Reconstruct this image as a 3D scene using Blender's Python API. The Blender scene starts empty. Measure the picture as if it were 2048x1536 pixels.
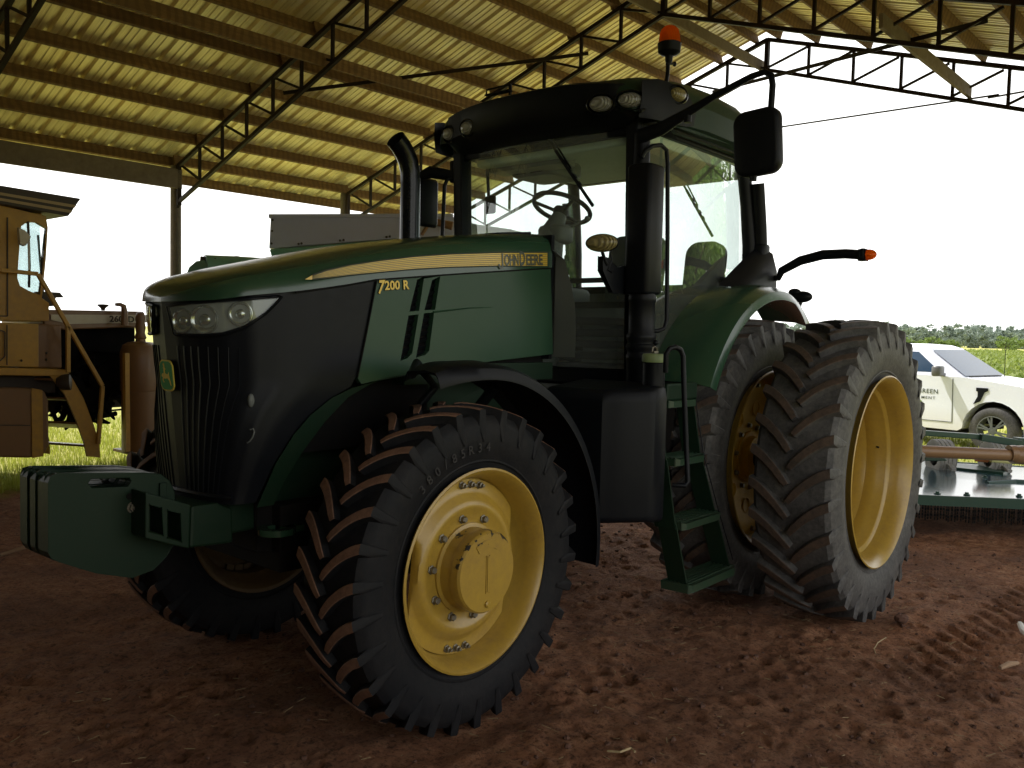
import bpy, bmesh, math, random
import numpy as np
from math import sin, cos, pi, radians, sqrt, hypot, atan2
from mathutils import Vector, Matrix, noise
from mathutils.geometry import tessellate_polygon

random.seed(7)
rng = np.random.default_rng(7)
scene = bpy.context.scene
COL = scene.collection

# ------------------------------------------------------------------ mesh builder
class MB:
    def __init__(s): s.v = []; s.f = []; s.m = []
    def add(s, verts, faces, mat=0):
        b = len(s.v); s.v.extend([tuple(p) for p in verts])
        for f in faces:
            s.f.append(tuple(i + b for i in f)); s.m.append(mat)
        return s
    def box(s, x0, x1, y0, y1, z0, z1, mat=0, M=None):
        vs = [(x, y, z) for x in (x0, x1) for y in (y0, y1) for z in (z0, z1)]
        if M is not None: vs = [tuple(M @ Vector(v)) for v in vs]
        return s.add(vs, [(0,1,3,2),(4,6,7,5),(0,4,5,1),(2,3,7,6),(0,2,6,4),(1,5,7,3)], mat)
    def bar(s, a, b, w, h, up=(0,0,1), mat=0):
        a = Vector(a); b = Vector(b); d = (b - a).normalized(); u = Vector(up)
        sd = d.cross(u)
        if sd.length < 1e-4: sd = d.cross(Vector((1,0,0)))
        sd.normalize(); u = sd.cross(d)
        vs = []
        for p in (a, b):
            for i, j in ((-1,-1),(1,-1),(1,1),(-1,1)): vs.append(p + sd*(i*w/2) + u*(j*h/2))
        return s.add(vs, [(3,2,1,0),(4,5,6,7),(0,1,5,4),(1,2,6,5),(2,3,7,6),(3,0,4,7)], mat)
    def tube(s, pts, r, n=10, mat=0, cap=True, flat=1.0):
        pts = [Vector(p) for p in pts]; k = len(pts)
        rs = r if isinstance(r, (list, tuple)) else [r]*k
        t0 = (pts[1]-pts[0]).normalized()
        nrm = t0.cross(Vector((0,0,1)))
        if nrm.length < 1e-3: nrm = t0.cross(Vector((0,1,0)))
        nrm.normalize(); vs = []; fs = []
        for i in range(k):
            t = (pts[min(i+1,k-1)] - pts[max(i-1,0)]).normalized()
            nrm = (nrm - t*nrm.dot(t)).normalized(); bn = t.cross(nrm)
            for j in range(n):
                a = 2*pi*j/n
                vs.append(pts[i] + nrm*(cos(a)*rs[i]) + bn*(sin(a)*rs[i]*flat))
        for i in range(k-1):
            for j in range(n):
                j2 = (j+1) % n
                fs.append((i*n+j, i*n+j2, (i+1)*n+j2, (i+1)*n+j))
        if cap:
            fs.append(tuple(range(n-1,-1,-1))); fs.append(tuple((k-1)*n+j for j in range(n)))
        return s.add(vs, fs, mat)
    def lathe(s, prof, org, ax, n=32, mat=0, ref=None, a0=0, a1=2*pi, mats=None):
        """prof: list of (radius, height along ax)"""
        org = Vector(org); ax = Vector(ax).normalized()
        u = Vector(ref) if ref else ax.orthogonal(); u = (u - ax*u.dot(ax)).normalized(); w = ax.cross(u)
        full = abs(a1-a0-2*pi) < 1e-6; cnt = n if full else n+1
        vs = []
        for r, h in prof:
            for j in range(cnt):
                a = a0 + (a1-a0)*j/n
                vs.append(org + ax*h + (u*cos(a) + w*sin(a))*r)
        for i in range(len(prof)-1):
            fs = []
            for j in range(n):
                j2 = (j+1) % cnt
                fs.append((i*cnt+j, i*cnt+j2, (i+1)*cnt+j2, (i+1)*cnt+j))
            b = len(s.v) if i == 0 else b
            if i == 0: s.add(vs, fs, mats[i] if mats else mat)
            else:
                for f in fs: s.f.append(tuple(q+b for q in f)); s.m.append(mats[i] if mats else mat)
        return s
    def prism(s, poly, vec, mat=0, holes=(), side=None):
        """planar polygon (3d points) extruded by vec, optional holes"""
        vec = Vector(vec); loops = [[Vector(p) for p in poly]] + [[Vector(p) for p in h] for h in holes]
        flat = [p for l in loops for p in l]
        tris = tessellate_polygon(loops)
        n = len(flat); vs = flat + [p + vec for p in flat]
        nn = sum(((loops[0][i]).cross(loops[0][(i+1) % len(loops[0])]) for i in range(len(loops[0]))), Vector())
        fs = []
        for t in tris:
            a, b, c = (flat[i] for i in t)
            tn = (b-a).cross(c-a)
            t = tuple(t) if tn.dot(vec) < 0 else tuple(reversed(t))
            fs.append(t); fs.append(tuple(i+n for i in reversed(t)))
        s.add(vs, fs, mat)
        off = 0; fs = []
        for l in loops:
            k = len(l)
            for i in range(k): fs.append((off+i, off+(i+1) % k, off+(i+1) % k+n, off+i+n))
            off += k
        b = len(s.v) - len(vs)
        for f in fs: s.f.append(tuple(q+b for q in f)); s.m.append(mat if side is None else side)
        return s
    def flat(s, poly, mat=0):
        return s.add(poly, [tuple(range(len(poly)))], mat)
    def loft(s, secs, closed=False, cap=False, mat=0):
        n = len(secs[0]); vs = [p for sec in secs for p in sec]; fs = []
        for i in range(len(secs)-1):
            for j in range(n if closed else n-1):
                j2 = (j+1) % n
                fs.append((i*n+j, i*n+j2, (i+1)*n+j2, (i+1)*n+j))
        if cap: fs.append(tuple(range(n-1,-1,-1))); fs.append(tuple((len(secs)-1)*n+j for j in range(n)))
        return s.add(vs, fs, mat)
    def ell(s, c, r, nu=16, nv=10, mat=0, M=None, top=1.0):
        vs = []; fs = []
        for i in range(nv+1):
            t = -pi/2 + pi*i/nv
            for j in range(nu):
                a = 2*pi*j/nu
                p = Vector((r[0]*cos(t)*cos(a), r[1]*cos(t)*sin(a), r[2]*sin(t)))
                if M is not None: p = M @ p
                vs.append(Vector(c) + p)
        for i in range(nv):
            for j in range(nu):
                j2 = (j+1) % nu
                fs.append((i*nu+j, i*nu+j2, (i+1)*nu+j2, (i+1)*nu+j))
        return s.add(vs, fs, mat)
    def rbox(s, c, size, r=0.03, mat=0, M=None, k=3):
        """box with rounded vertical (local z) edges"""
        hx, hy, hz = size[0]/2, size[1]/2, size[2]/2; ring = []
        for cx, cy, a in ((hx-r,hy-r,0),(-hx+r,hy-r,pi/2),(-hx+r,-hy+r,pi),(hx-r,-hy+r,1.5*pi)):
            for i in range(k+1):
                t = a + pi/2*i/k; ring.append((cx+r*cos(t), cy+r*sin(t)))
        M = M or Matrix.Identity(3)
        e = min(r*.6, hz*.5)
        secs = []
        for z, sc in ((-hz,e),(-hz+e*.35,e*.3),(-hz+e,0),(hz-e,0),(hz-e*.35,e*.3),(hz,e)):
            secs.append([Vector(c) + M @ Vector((x*(1-sc/hx), y*(1-sc/hy), z)) for x, y in ring])
        return s.loft(secs, closed=True, cap=True, mat=mat)

ORG = {}
def org(p):
    return ORG.get(p.name, Vector((0,0,0))) if p is not None else Vector((0,0,0))

def obj(name, mb, mats, parent=None, smooth=35, bevel=0, label=None, cat=None, group=None, kind=None, local=False):
    me = bpy.data.meshes.new(name)
    o0 = Vector((0,0,0)) if local else org(parent)
    me.from_pydata([tuple(Vector(v) - o0) for v in mb.v], [], mb.f)
    if not isinstance(mats, (list, tuple)): mats = [mats]
    for m in mats: me.materials.append(m)
    if len(mats) > 1: me.polygons.foreach_set('material_index', mb.m)
    bm = bmesh.new(); bm.from_mesh(me)
    if smooth is not None and len(bm.verts) < 60000: bmesh.ops.recalc_face_normals(bm, faces=bm.faces)
    bm.to_mesh(me); bm.free()
    if smooth:
        me.polygons.foreach_set('use_smooth', [True]*len(me.polygons))
        me.set_sharp_from_angle(angle=radians(smooth))
    me.update()
    o = bpy.data.objects.new(name, me); COL.objects.link(o)
    if parent is not None: o.parent = parent; ORG[o.name] = o0
    if bevel:
        b = o.modifiers.new('bevel', 'BEVEL'); b.width = bevel; b.segments = 2; b.limit_method = 'ANGLE'; b.angle_limit = radians(40)
        b.harden_normals = False
    tag(o, label, cat, group, kind)
    return o

def tag(o, label=None, cat=None, group=None, kind=None):
    if label: o['label'] = label
    if cat: o['category'] = cat
    if group: o['group'] = group
    if kind: o['kind'] = kind
    return o

def empty(name, loc=(0,0,0), rz=0, parent=None, label=None, cat=None, group=None):
    o = bpy.data.objects.new(name, None); COL.objects.link(o); o.empty_display_size = .2
    base = org(parent)
    o.location = Vector(loc) - base; o.rotation_euler = (0,0,rz)
    if parent is not None: o.parent = parent
    ORG[o.name] = Vector(loc) if not rz else Vector((0,0,0))
    return tag(o, label, cat, group)

def place(proto_children, name, loc, parent):
    """copy of an Empty part: new Empty with copies of its children"""
    e = bpy.data.objects.new(name, None); COL.objects.link(e); e.location = Vector(loc) - org(parent); e.parent = parent
    for c in proto_children:
        d = c.copy(); COL.objects.link(d); d.parent = e
    return e

def text_geo(body, size=1.0, res=3, bold=0.0, space=1.0, shear=0.0):
    cu = bpy.data.curves.new('txt', 'FONT'); cu.body = body; cu.size = size; cu.resolution_u = res; cu.offset = bold
    cu.space_character = space; cu.shear = shear
    ob = bpy.data.objects.new('txt', cu); COL.objects.link(ob)
    dg = bpy.context.evaluated_depsgraph_get()
    me = bpy.data.meshes.new_from_object(ob.evaluated_get(dg))
    vs = [tuple(v.co) for v in me.vertices]; fs = [tuple(p.vertices) for p in me.polygons]
    bpy.data.objects.remove(ob); bpy.data.curves.remove(cu); bpy.data.meshes.remove(me)
    return vs, fs

def text_on(mb, body, o, u, v, width=None, height=None, mat=0, bold=0.0, lift=0.0, space=1.0, shear=0.0):
    vs, fs = text_geo(body, 1.0, bold=bold, space=space, shear=shear)
    xs = [p[0] for p in vs]; ys = [p[1] for p in vs]
    x0, y0 = min(xs), min(ys); w = max(xs)-x0; h = max(ys)-y0
    o = Vector(o); u = Vector(u).normalized(); v = Vector(v).normalized(); n = u.cross(v)
    sx = width/w if width else height/h; sy = height/h if height else sx
    mb.add([o + u*((p[0]-x0)*sx) + v*((p[1]-y0)*sy) + n*lift for p in vs], fs, mat)
    return mb

# ------------------------------------------------------------------ materials
def nt(name):
    m = bpy.data.materials.new(name); m.use_nodes = True
    t = m.node_tree; b = t.nodes['Principled BSDF']
    return m, t, b
def lk(t, a, b): t.links.new(a, b)
def node(t, ty, **kw):
    n = t.nodes.new(ty)
    for k, v in kw.items():
        if k.startswith('i_'): n.inputs[k[2:].replace('_', ' ')].default_value = v
        else: setattr(n, k, v)
    return n
def ramp(t, fac, stops):
    r = t.nodes.new('ShaderNodeValToRGB'); lk(t, fac, r.inputs[0])
    e = r.color_ramp.elements
    while len(e) < len(stops): e.new(0.5)
    for i, (p, c) in enumerate(stops): e[i].position = p; e[i].color = (c[0], c[1], c[2], 1) if hasattr(c, '__len__') else (c, c, c, 1)
    return r
def coords(t, scale=(1,1,1), rot=(0,0,0)):
    c = t.nodes.new('ShaderNodeTexCoord'); m = t.nodes.new('ShaderNodeMapping')
    m.inputs['Scale'].default_value = scale; m.inputs['Rotation'].default_value = rot
    lk(t, c.outputs['Object'], m.inputs[0]); return m.outputs[0]
def noisetex(t, vec, scale, detail=6, rough=.6):
    n = t.nodes.new('ShaderNodeTexNoise'); n.inputs['Scale'].default_value = scale; n.inputs['Detail'].default_value = detail
    n.inputs['Roughness'].default_value = rough; lk(t, vec, n.inputs['Vector']); return n.outputs['Fac']
def mixc(t, fac, a, b):
    m = t.nodes.new('ShaderNodeMix'); m.data_type = 'RGBA'
    if hasattr(fac, 'links'): lk(t, fac, m.inputs[0])
    else: m.inputs[0].default_value = fac
    for s, c in ((m.inputs[6], a), (m.inputs[7], b)):
        if hasattr(c, 'links'): lk(t, c, s)
        else: s.default_value = (c[0], c[1], c[2], 1)
    return m.outputs[2]
def bump(t, b, h, strength=.3, dist=.01):
    n = t.nodes.new('ShaderNodeBump'); n.inputs['Strength'].default_value = strength; n.inputs['Distance'].default_value = dist
    lk(t, h, n.inputs['Height']); lk(t, n.outputs[0], b.inputs['Normal']); return n

def paint(name, col, rough=.35, dust=(.16,.10,.06), amt=.35, metal=0, coat=.3, scale=3.0, spec=.5, lowdust=0.0):
    """painted or moulded surface with patchy dust and small scuffs"""
    m, t, b = nt(name); v = coords(t)
    n1 = noisetex(t, v, scale, 8, .65); n2 = noisetex(t, v, scale*9, 5, .7)
    mu = node(t, 'ShaderNodeMath', operation='MULTIPLY'); lk(t, n1, mu.inputs[0]); lk(t, n2, mu.inputs[1])
    r = ramp(t, mu.outputs[0], [(.12, 0), (.45, amt)])
    fac = r.outputs[0]
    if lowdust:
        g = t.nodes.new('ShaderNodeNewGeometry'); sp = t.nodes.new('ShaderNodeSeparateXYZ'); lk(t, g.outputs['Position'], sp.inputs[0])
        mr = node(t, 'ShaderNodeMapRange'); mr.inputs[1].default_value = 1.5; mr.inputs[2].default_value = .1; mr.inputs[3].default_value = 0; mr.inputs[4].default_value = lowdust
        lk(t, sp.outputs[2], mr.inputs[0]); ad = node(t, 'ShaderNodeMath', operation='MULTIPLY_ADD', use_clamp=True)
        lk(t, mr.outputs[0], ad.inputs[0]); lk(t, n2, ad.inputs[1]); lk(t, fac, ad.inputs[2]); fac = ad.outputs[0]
    lk(t, mixc(t, fac, col, dust), b.inputs['Base Color'])
    rr = ramp(t, n2, [(.25, rough*.9), (.8, min(1, rough*1.2))]); lk(t, rr.outputs[0], b.inputs['Roughness'])
    b.inputs['Metallic'].default_value = metal; b.inputs['Coat Weight'].default_value = coat; b.inputs['Coat Roughness'].default_value = .15
    b.inputs['Specular IOR Level'].default_value = spec
    bump(t, b, n2, .05, .003)
    return m
ROOFG = paint('roof_green', (.010,.030,.018), .42, (.04,.05,.035), .2, coat=.05, spec=.25)
GREEN_P = paint('green_panel', (.024,.062,.036), .33, (.045,.06,.04), .15, coat=.0, spec=.22)
LAMPH = paint('lamp_housing', (.30,.31,.30), .35, (.2,.2,.18), .2, coat=.2)
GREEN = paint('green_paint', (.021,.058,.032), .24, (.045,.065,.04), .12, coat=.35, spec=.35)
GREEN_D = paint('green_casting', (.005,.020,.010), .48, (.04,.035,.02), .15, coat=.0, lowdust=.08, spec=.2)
YELLOW = paint('yellow_wheel_paint', (.40,.255,.034), .34, (.17,.095,.04), .50, coat=.2, scale=4)
BLACK = paint('black_plastic', (.0045,.0055,.008), .42, (.03,.028,.026), .12, coat=.0, spec=.15)
BLACK_G = paint('black_gloss', (.005,.006,.009), .22, (.03,.03,.03), .15, coat=.1, spec=.25)
GREYP = paint('grey_plastic', (.10,.11,.105), .55, (.12,.11,.09), .25, coat=0)
CREAM = paint('headliner_cloth', (.52,.62,.52), .8, (.2,.2,.16), .25, coat=0)
SEATM = paint('seat_cloth', (.035,.045,.045), .8, (.06,.06,.05), .3, coat=0)
STEEL = paint('bolt_steel', (.20,.185,.15), .45, (.2,.15,.1), .35, metal=.7, coat=0)
STRIPE = paint('yellow_stripe', (.62,.42,.05), .35, (.35,.25,.06), .2, coat=.3)
LETTER = paint('grey_letters', (.06,.075,.065), .4, (.1,.1,.08), .15, coat=.1)
LETTER_Y = paint('yellow_letters', (.72,.50,.05), .4, (.4,.3,.1), .15, coat=.1)
LIME = paint('fuel_cap_green', (.20,.27,.12), .5, (.2,.18,.12), .35, coat=.0)
YELLOW_F = paint('yellow_disc_paint', (.66,.42,.055), .5, (.26,.15,.06), .4, coat=0, spec=.14, scale=4)
YELLOW_SHADE = paint('shaded_wheel_inside', (.13,.075,.022), .6, (.06,.035,.02), .8, coat=0)  # darkened paint stands in for the tractor's shade on the right front wheel
CHROME, _t, _b = nt('reflector'); _b.inputs['Base Color'].default_value = (.62,.64,.62,1); _b.inputs['Metallic'].default_value = .9; _b.inputs['Roughness'].default_value = .18
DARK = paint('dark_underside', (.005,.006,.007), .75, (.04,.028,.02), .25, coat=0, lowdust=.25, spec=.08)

def rubber(name, dust, amt, base=(.016,.016,.018), spec=.3):
    m, t, b = nt(name); v = coords(t)
    n1 = noisetex(t, v, 4, 7, .65); n2 = noisetex(t, v, 38, 5, .7)
    mu = node(t, 'ShaderNodeMath', operation='MULTIPLY'); lk(t, n1, mu.inputs[0]); lk(t, n2, mu.inputs[1])
    r = ramp(t, mu.outputs[0], [(.10, 0), (.42, amt)])
    lk(t, mixc(t, r.outputs[0], base, dust), b.inputs['Base Color'])
    b.inputs['Roughness'].default_value = .62; b.inputs['Specular IOR Level'].default_value = spec
    bump(t, b, n2, .35, .005); return m
TYRE_F = rubber('front_tyre_rubber', (.06,.05,.045), .20, (.006,.007,.009), .14)  # rubber colour darkened to carry the dim light at the front
LUG_F = rubber('dusty_lug', (.20,.11,.072), 1.2, (.10,.057,.04), .1)
TYRE_R = rubber('rear_tyre_rubber', (.17,.16,.15), .60, (.026,.026,.027))
LUG_R = rubber('worn_lug', (.13,.085,.06), .9, (.030,.026,.024))
TYRE_I = rubber('tread_rubber', (.05,.04,.035), .4)

def glass(name, tint=(.80,.90,.86), dirt=.06, refl=1.0):
    m = bpy.data.materials.new(name); m.use_nodes = True; t = m.node_tree; t.nodes.remove(t.nodes['Principled BSDF'])
    out = t.nodes['Material Output']
    tr = node(t, 'ShaderNodeBsdfTransparent'); tr.inputs[0].default_value = (*tint, 1)
    gl = node(t, 'ShaderNodeBsdfGlossy'); gl.inputs['Roughness'].default_value = .01; gl.inputs[0].default_value = (.95,1,.98,1)
    fr = node(t, 'ShaderNodeLayerWeight'); fr.inputs[0].default_value = .5
    pw = node(t, 'ShaderNodeMath', operation='POWER'); lk(t, fr.outputs['Facing'], pw.inputs[0]); pw.inputs[1].default_value = 4.5
    ma = node(t, 'ShaderNodeMath', operation='MULTIPLY_ADD'); lk(t, pw.outputs[0], ma.inputs[0]); ma.inputs[1].default_value = .92; ma.inputs[2].default_value = .055
    mx = node(t, 'ShaderNodeMixShader'); 
    ge = t.nodes.new('ShaderNodeNewGeometry'); 
    mul = node(t, 'ShaderNodeMath', operation='MULTIPLY', use_clamp=True); lk(t, ma.outputs[0], mul.inputs[0]); mul.inputs[1].default_value = refl
    lk(t, mul.outputs[0], mx.inputs[0]); lk(t, tr.outputs[0], mx.inputs[1]); lk(t, gl.outputs[0], mx.inputs[2])
    df = node(t, 'ShaderNodeBsdfDiffuse'); df.inputs[0].default_value = (.55,.60,.55,1)
    v = coords(t); n1 = noisetex(t, v, 2.2, 6, .6); n2 = noisetex(t, v, 70, 3, .7)
    r1 = ramp(t, n1, [(.3, dirt*.4), (.75, dirt*1.6)]); r2 = ramp(t, n2, [(.70, 0), (.80, dirt*3)])
    ad = node(t, 'ShaderNodeMath', operation='ADD', use_clamp=True); lk(t, r1.outputs[0], ad.inputs[0]); lk(t, r2.outputs[0], ad.inputs[1])
    m2 = node(t, 'ShaderNodeMixShader'); lk(t, ad.outputs[0], m2.inputs[0]); lk(t, mx.outputs[0], m2.inputs[1]); lk(t, df.outputs[0], m2.inputs[2])
    lk(t, m2.outputs[0], out.inputs[0]); return m
GLASS = glass('cab_glass', (.90,.97,.95), .08, 2.1)
GLASS_W = glass('windscreen_glass', (.88,.96,.94), .15, 1.7)
GLASS_D = glass('door_glass', (.90,.97,.95), .07, 3.0)
GLASS_C = glass('clear_glass', (.82,.90,.90), .04)

def lens(name, col, trans=.5, rough=.2):
    m, t, b = nt(name); b.inputs['Base Color'].default_value = (*col, 1); b.inputs['Roughness'].default_value = rough
    b.inputs['Coat Weight'].default_value = .6; v = coords(t)
    w = node(t, 'ShaderNodeTexWave'); w.inputs['Scale'].default_value = 26; w.inputs['Distortion'].default_value = 2; lk(t, v, w.inputs['Vector']); bump(t, b, w.outputs['Fac'], .7, .01)
    cr_ = ramp(t, w.outputs['Fac'], [(.2, .55), (.8, 1)]); lk(t, mixc(t, cr_.outputs[0], (col[0]*.35,col[1]*.35,col[2]*.35), col), b.inputs['Base Color'])
    tl = node(t, 'ShaderNodeBsdfTranslucent'); tl.inputs[0].default_value = (*col, 1)
    mx = node(t, 'ShaderNodeMixShader'); mx.inputs[0].default_value = trans
    lk(t, b.outputs[0], mx.inputs[1]); lk(t, tl.outputs[0], mx.inputs[2]); lk(t, mx.outputs[0], t.nodes['Material Output'].inputs[0])
    return m
AMBER = lens('amber_lens', (1.0,.30,.015), .80)
LENS_W = lens('clear_lens', (.34,.34,.32), .25)
LENS_Y = lens('yellowed_lens', (.36,.30,.13), .3)
LAMP_GLASS = glass('lamp_glass', (.78,.80,.78), .12, .9)

# ---- galvanised roof sheet, wood, truss steel
ROOF, t, b = nt('galvanised_sheet'); v = coords(t, (1,1,1))
n1 = noisetex(t, v, .55, 6, .65); n2 = noisetex(t, coords(t, (7,.5,1)), 2.0, 6, .65)
c1 = ramp(t, n1, [(.25, (.86,.68,.34)), (.5, (.92,.79,.50)), (.62, (.80,.72,.52)), (.75, (.70,.66,.52))])
c2 = ramp(t, n2, [(.38, 0), (.72, .62)])
lk(t, mixc(t, c2.outputs[0], c1.outputs[0], (.50,.36,.17)), b.inputs['Base Color'])
b.inputs['Metallic'].default_value = .35; b.inputs['Roughness'].default_value = .36; bump(t, b, n1, .05, .01)

WOOD, t, b = nt('rough_sawn_pine'); v = coords(t, (.6,9,9))
n1 = noisetex(t, v, 3, 8, .65); n2 = noisetex(t, coords(t, (1.2,1.2,1.2)), 2.3, 5, .6)
# saw marks across the board
w = node(t, 'ShaderNodeTexWave', wave_type='BANDS', bands_direction='X'); w.inputs['Scale'].default_value = 3.4; w.inputs['Distortion'].default_value = 5; w.inputs['Detail'].default_value = 3; lk(t, coords(t), w.inputs['Vector'])
cc = ramp(t, n1, [(.3, (.13,.065,.026)), (.6, (.26,.145,.06)), (.8, (.33,.20,.09))])
rr = ramp(t, w.outputs['Fac'], [(.25, .55), (.6, 0)])
c = mixc(t, rr.outputs[0], cc.outputs[0], (.10,.05,.022))
r3 = ramp(t, n2, [(.35, .5), (.65, 0)])
lk(t, mixc(t, r3.outputs[0], c, (.12,.075,.045)), b.inputs['Base Color']); b.inputs['Roughness'].default_value = .85; bump(t, b, n1, .4, .006)
WOOD_G = paint('weathered_grey_timber', (.22,.17,.13), .85, (.10,.07,.05), .7, coat=0, scale=1.6)
WOOD_P = paint('treated_pole', (.17,.135,.115), .85, (.08,.06,.05), .7, coat=0, scale=2.5)
TRUSS = paint('primer_steel', (.014,.009,.009), .6, (.07,.032,.018), .35, coat=0, scale=2, spec=.2)

# ------------------------------------------------------------------ world, sun, camera
SUN_EL, SUN_AZ = 58.0, -75.0   # azimuth of the sun measured anticlockwise from +x
sd = Vector((cos(radians(SUN_AZ))*cos(radians(SUN_EL)), sin(radians(SUN_AZ))*cos(radians(SUN_EL)), sin(radians(SUN_EL))))
W = bpy.data.worlds.new('World'); scene.world = W; W.use_nodes = True; t = W.node_tree
bg = t.nodes['Background']; sky = node(t, 'ShaderNodeTexSky', sky_type='NISHITA'); sky.sun_disc = False
sky.sun_elevation = radians(SUN_EL); sky.sun_rotation = radians(90 - SUN_AZ); sky.dust_density = 3.0; sky.air_density = 1.0; sky.ozone_density = 1.0
tc = t.nodes.new('ShaderNodeTexCoord'); mp = t.nodes.new('ShaderNodeMapping'); mp.inputs['Scale'].default_value = (1,1,2.2); lk(t, tc.outputs['Generated'], mp.inputs[0])
cl = noisetex(t, mp.outputs[0], 2.1, 9, .6)
sp = t.nodes.new('ShaderNodeSeparateXYZ'); lk(t, tc.outputs['Generated'], sp.inputs[0])
hz = node(t, 'ShaderNodeMapRange'); hz.inputs[1].default_value = .62; hz.inputs[2].default_value = .0; hz.inputs[3].default_value = 0; hz.inputs[4].default_value = .55; lk(t, sp.outputs[2], hz.inputs[0])
ca = node(t, 'ShaderNodeMath', operation='ADD'); lk(t, cl, ca.inputs[0]); lk(t, hz.outputs[0], ca.inputs[1])
cr = ramp(t, ca.outputs[0], [(.50, 0), (.66, 1)])
lk(t, mixc(t, cr.outputs[0], sky.outputs[0], (13.5,13.5,13.2)), bg.inputs['Color']); bg.inputs['Strength'].default_value = .15

sl = bpy.data.lights.new('sun', 'SUN'); sl.energy = 5.0; sl.angle = radians(.5); sl.color = (1,.97,.91)
so = bpy.data.objects.new('sun', sl); COL.objects.link(so); so.rotation_euler = sd.to_track_quat('Z', 'Y').to_euler()

cam = bpy.data.cameras.new('camera'); co = bpy.data.objects.new('camera', cam); COL.objects.link(co); scene.camera = co
cam.sensor_width = 36; cam.lens = 36*1695.585/2048; cam.clip_start = .05; cam.clip_end = 5000
yaw, pitch, roll = radians(-139.4950), radians(-3.37815), radians(1.28921)
fwd = Vector((cos(yaw)*cos(pitch), sin(yaw)*cos(pitch), sin(pitch))); rt = fwd.cross(Vector((0,0,1))).normalized(); upv = rt.cross(fwd)
r2 = rt*cos(roll) + upv*sin(roll); u2 = -rt*sin(roll) + upv*cos(roll)
co.matrix_world = Matrix(((r2.x,u2.x,-fwd.x,2.80313),(r2.y,u2.y,-fwd.y,3.59515),(r2.z,u2.z,-fwd.z,1.76540),(0,0,0,1)))
scene.view_settings.view_transform = 'Standard'; scene.view_settings.look = 'None'; scene.view_settings.exposure = 0
scene.cycles.max_bounces = 8; scene.cycles.diffuse_bounces = 4; scene.cycles.glossy_bounces = 4; scene.cycles.transparent_max_bounces = 16
scene.cycles.use_denoising = True; scene.cycles.sample_clamp_indirect = 6

# ------------------------------------------------------------------ ground
A0 = radians(-1.988)
PDx, PDy = cos(A0), sin(A0)
def shed(x, y): return x*PDx + y*PDy, -x*PDy + y*PDx      # along the ridge, across
def axis(lo, hi, step, outs):
    a = list(np.arange(lo, hi+1e-6, step)); l = []; r = []
    d = step; p = lo
    while p > -outs: d *= 1.35; p -= d; l.append(p)
    d = step; p = hi
    while p < outs: d *= 1.35; p += d; r.append(p)
    return np.array(l[::-1] + a + r)
gx = axis(-6.0, 2.6, .022, 3000); gy = axis(-1.6, 3.4, .022, 3000)
X, Y = np.meshgrid(gx, gy, indexing='ij')
def vnoise(X, Y, sc, seed):
    r = np.random.default_rng(seed); T = r.random((256,256))
    x = X*sc; y = Y*sc; xi = np.floor(x).astype(int); yi = np.floor(y).astype(int); fx = x-xi; fy = y-yi
    fx = fx*fx*(3-2*fx); fy = fy*fy*(3-2*fy)
    g = lambda a, b: T[a & 255, b & 255]
    return (g(xi,yi)*(1-fx)+g(xi+1,yi)*fx)*(1-fy) + (g(xi,yi+1)*(1-fx)+g(xi+1,yi+1)*fx)*fy - .5
Z = .04*vnoise(X,Y,.7,1) + .022*vnoise(X,Y,2.3,2) + .018*vnoise(X,Y,6,3) + .014*vnoise(X,Y,14,4) + .010*vnoise(X,Y,29,5)
near = ((X > -8) & (X < 3.2) & (Y > -3) & (Y < 4.2))
# small pits pressed into the soft soil
pit = np.zeros_like(Z)
for k in range(480):
    px_, py_ = rng.uniform(-4.2, 2.4), rng.uniform(-.6, 3.3); rad = rng.uniform(.018, .050); dep = rng.uniform(.010, .028)
    i0, i1 = np.searchsorted(gx, [px_-.2, px_+.2]); j0, j1 = np.searchsorted(gy, [py_-.2, py_+.2])
    d = np.hypot(X[i0:i1,j0:j1]-px_, (Y[i0:i1,j0:j1]-py_)*rng.uniform(.8,1.2))/rad
    pit[i0:i1,j0:j1] += -dep*np.exp(-d*d*1.4) + dep*.35*np.exp(-(d-1.6)**2*3)
Z = Z + pit
# chevron tyre track running past the rear wheels
tn = Y - (2.55 - .10*(X+3)) ; ph = (X*1.0 + np.abs(tn)*.85)/.17
tr = np.clip((np.sin(ph*2*pi)-.1)*2.2, -1, 1)*np.clip((.28-np.abs(tn))/.06, 0, 1)*np.clip((-1.7-X)/.5,0,1)*np.clip((X+6.2)/.6,0,1)
Z = Z + .012*tr*(.5+1.0*np.clip(vnoise(X,Y,1.7,9)+.5,0,1))
tn2 = Y - (-1.0 + .04*X); ph2 = (X + np.abs(tn2)*.8)/.16
Z = Z + .012*np.clip((np.sin(ph2*2*pi))*2, -1, 1)*np.clip((.2-np.abs(tn2))/.05, 0, 1)*np.clip((X-.9)/.4, 0, 1)
Z = Z*np.where(np.hypot(X,Y) > 14, 0.3, 1) - .02
Z = Z - .17*np.clip((-X-9.5)/5.5, 0, 1)**1.0*np.clip((Y+9)/5, 0, 1)
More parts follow.
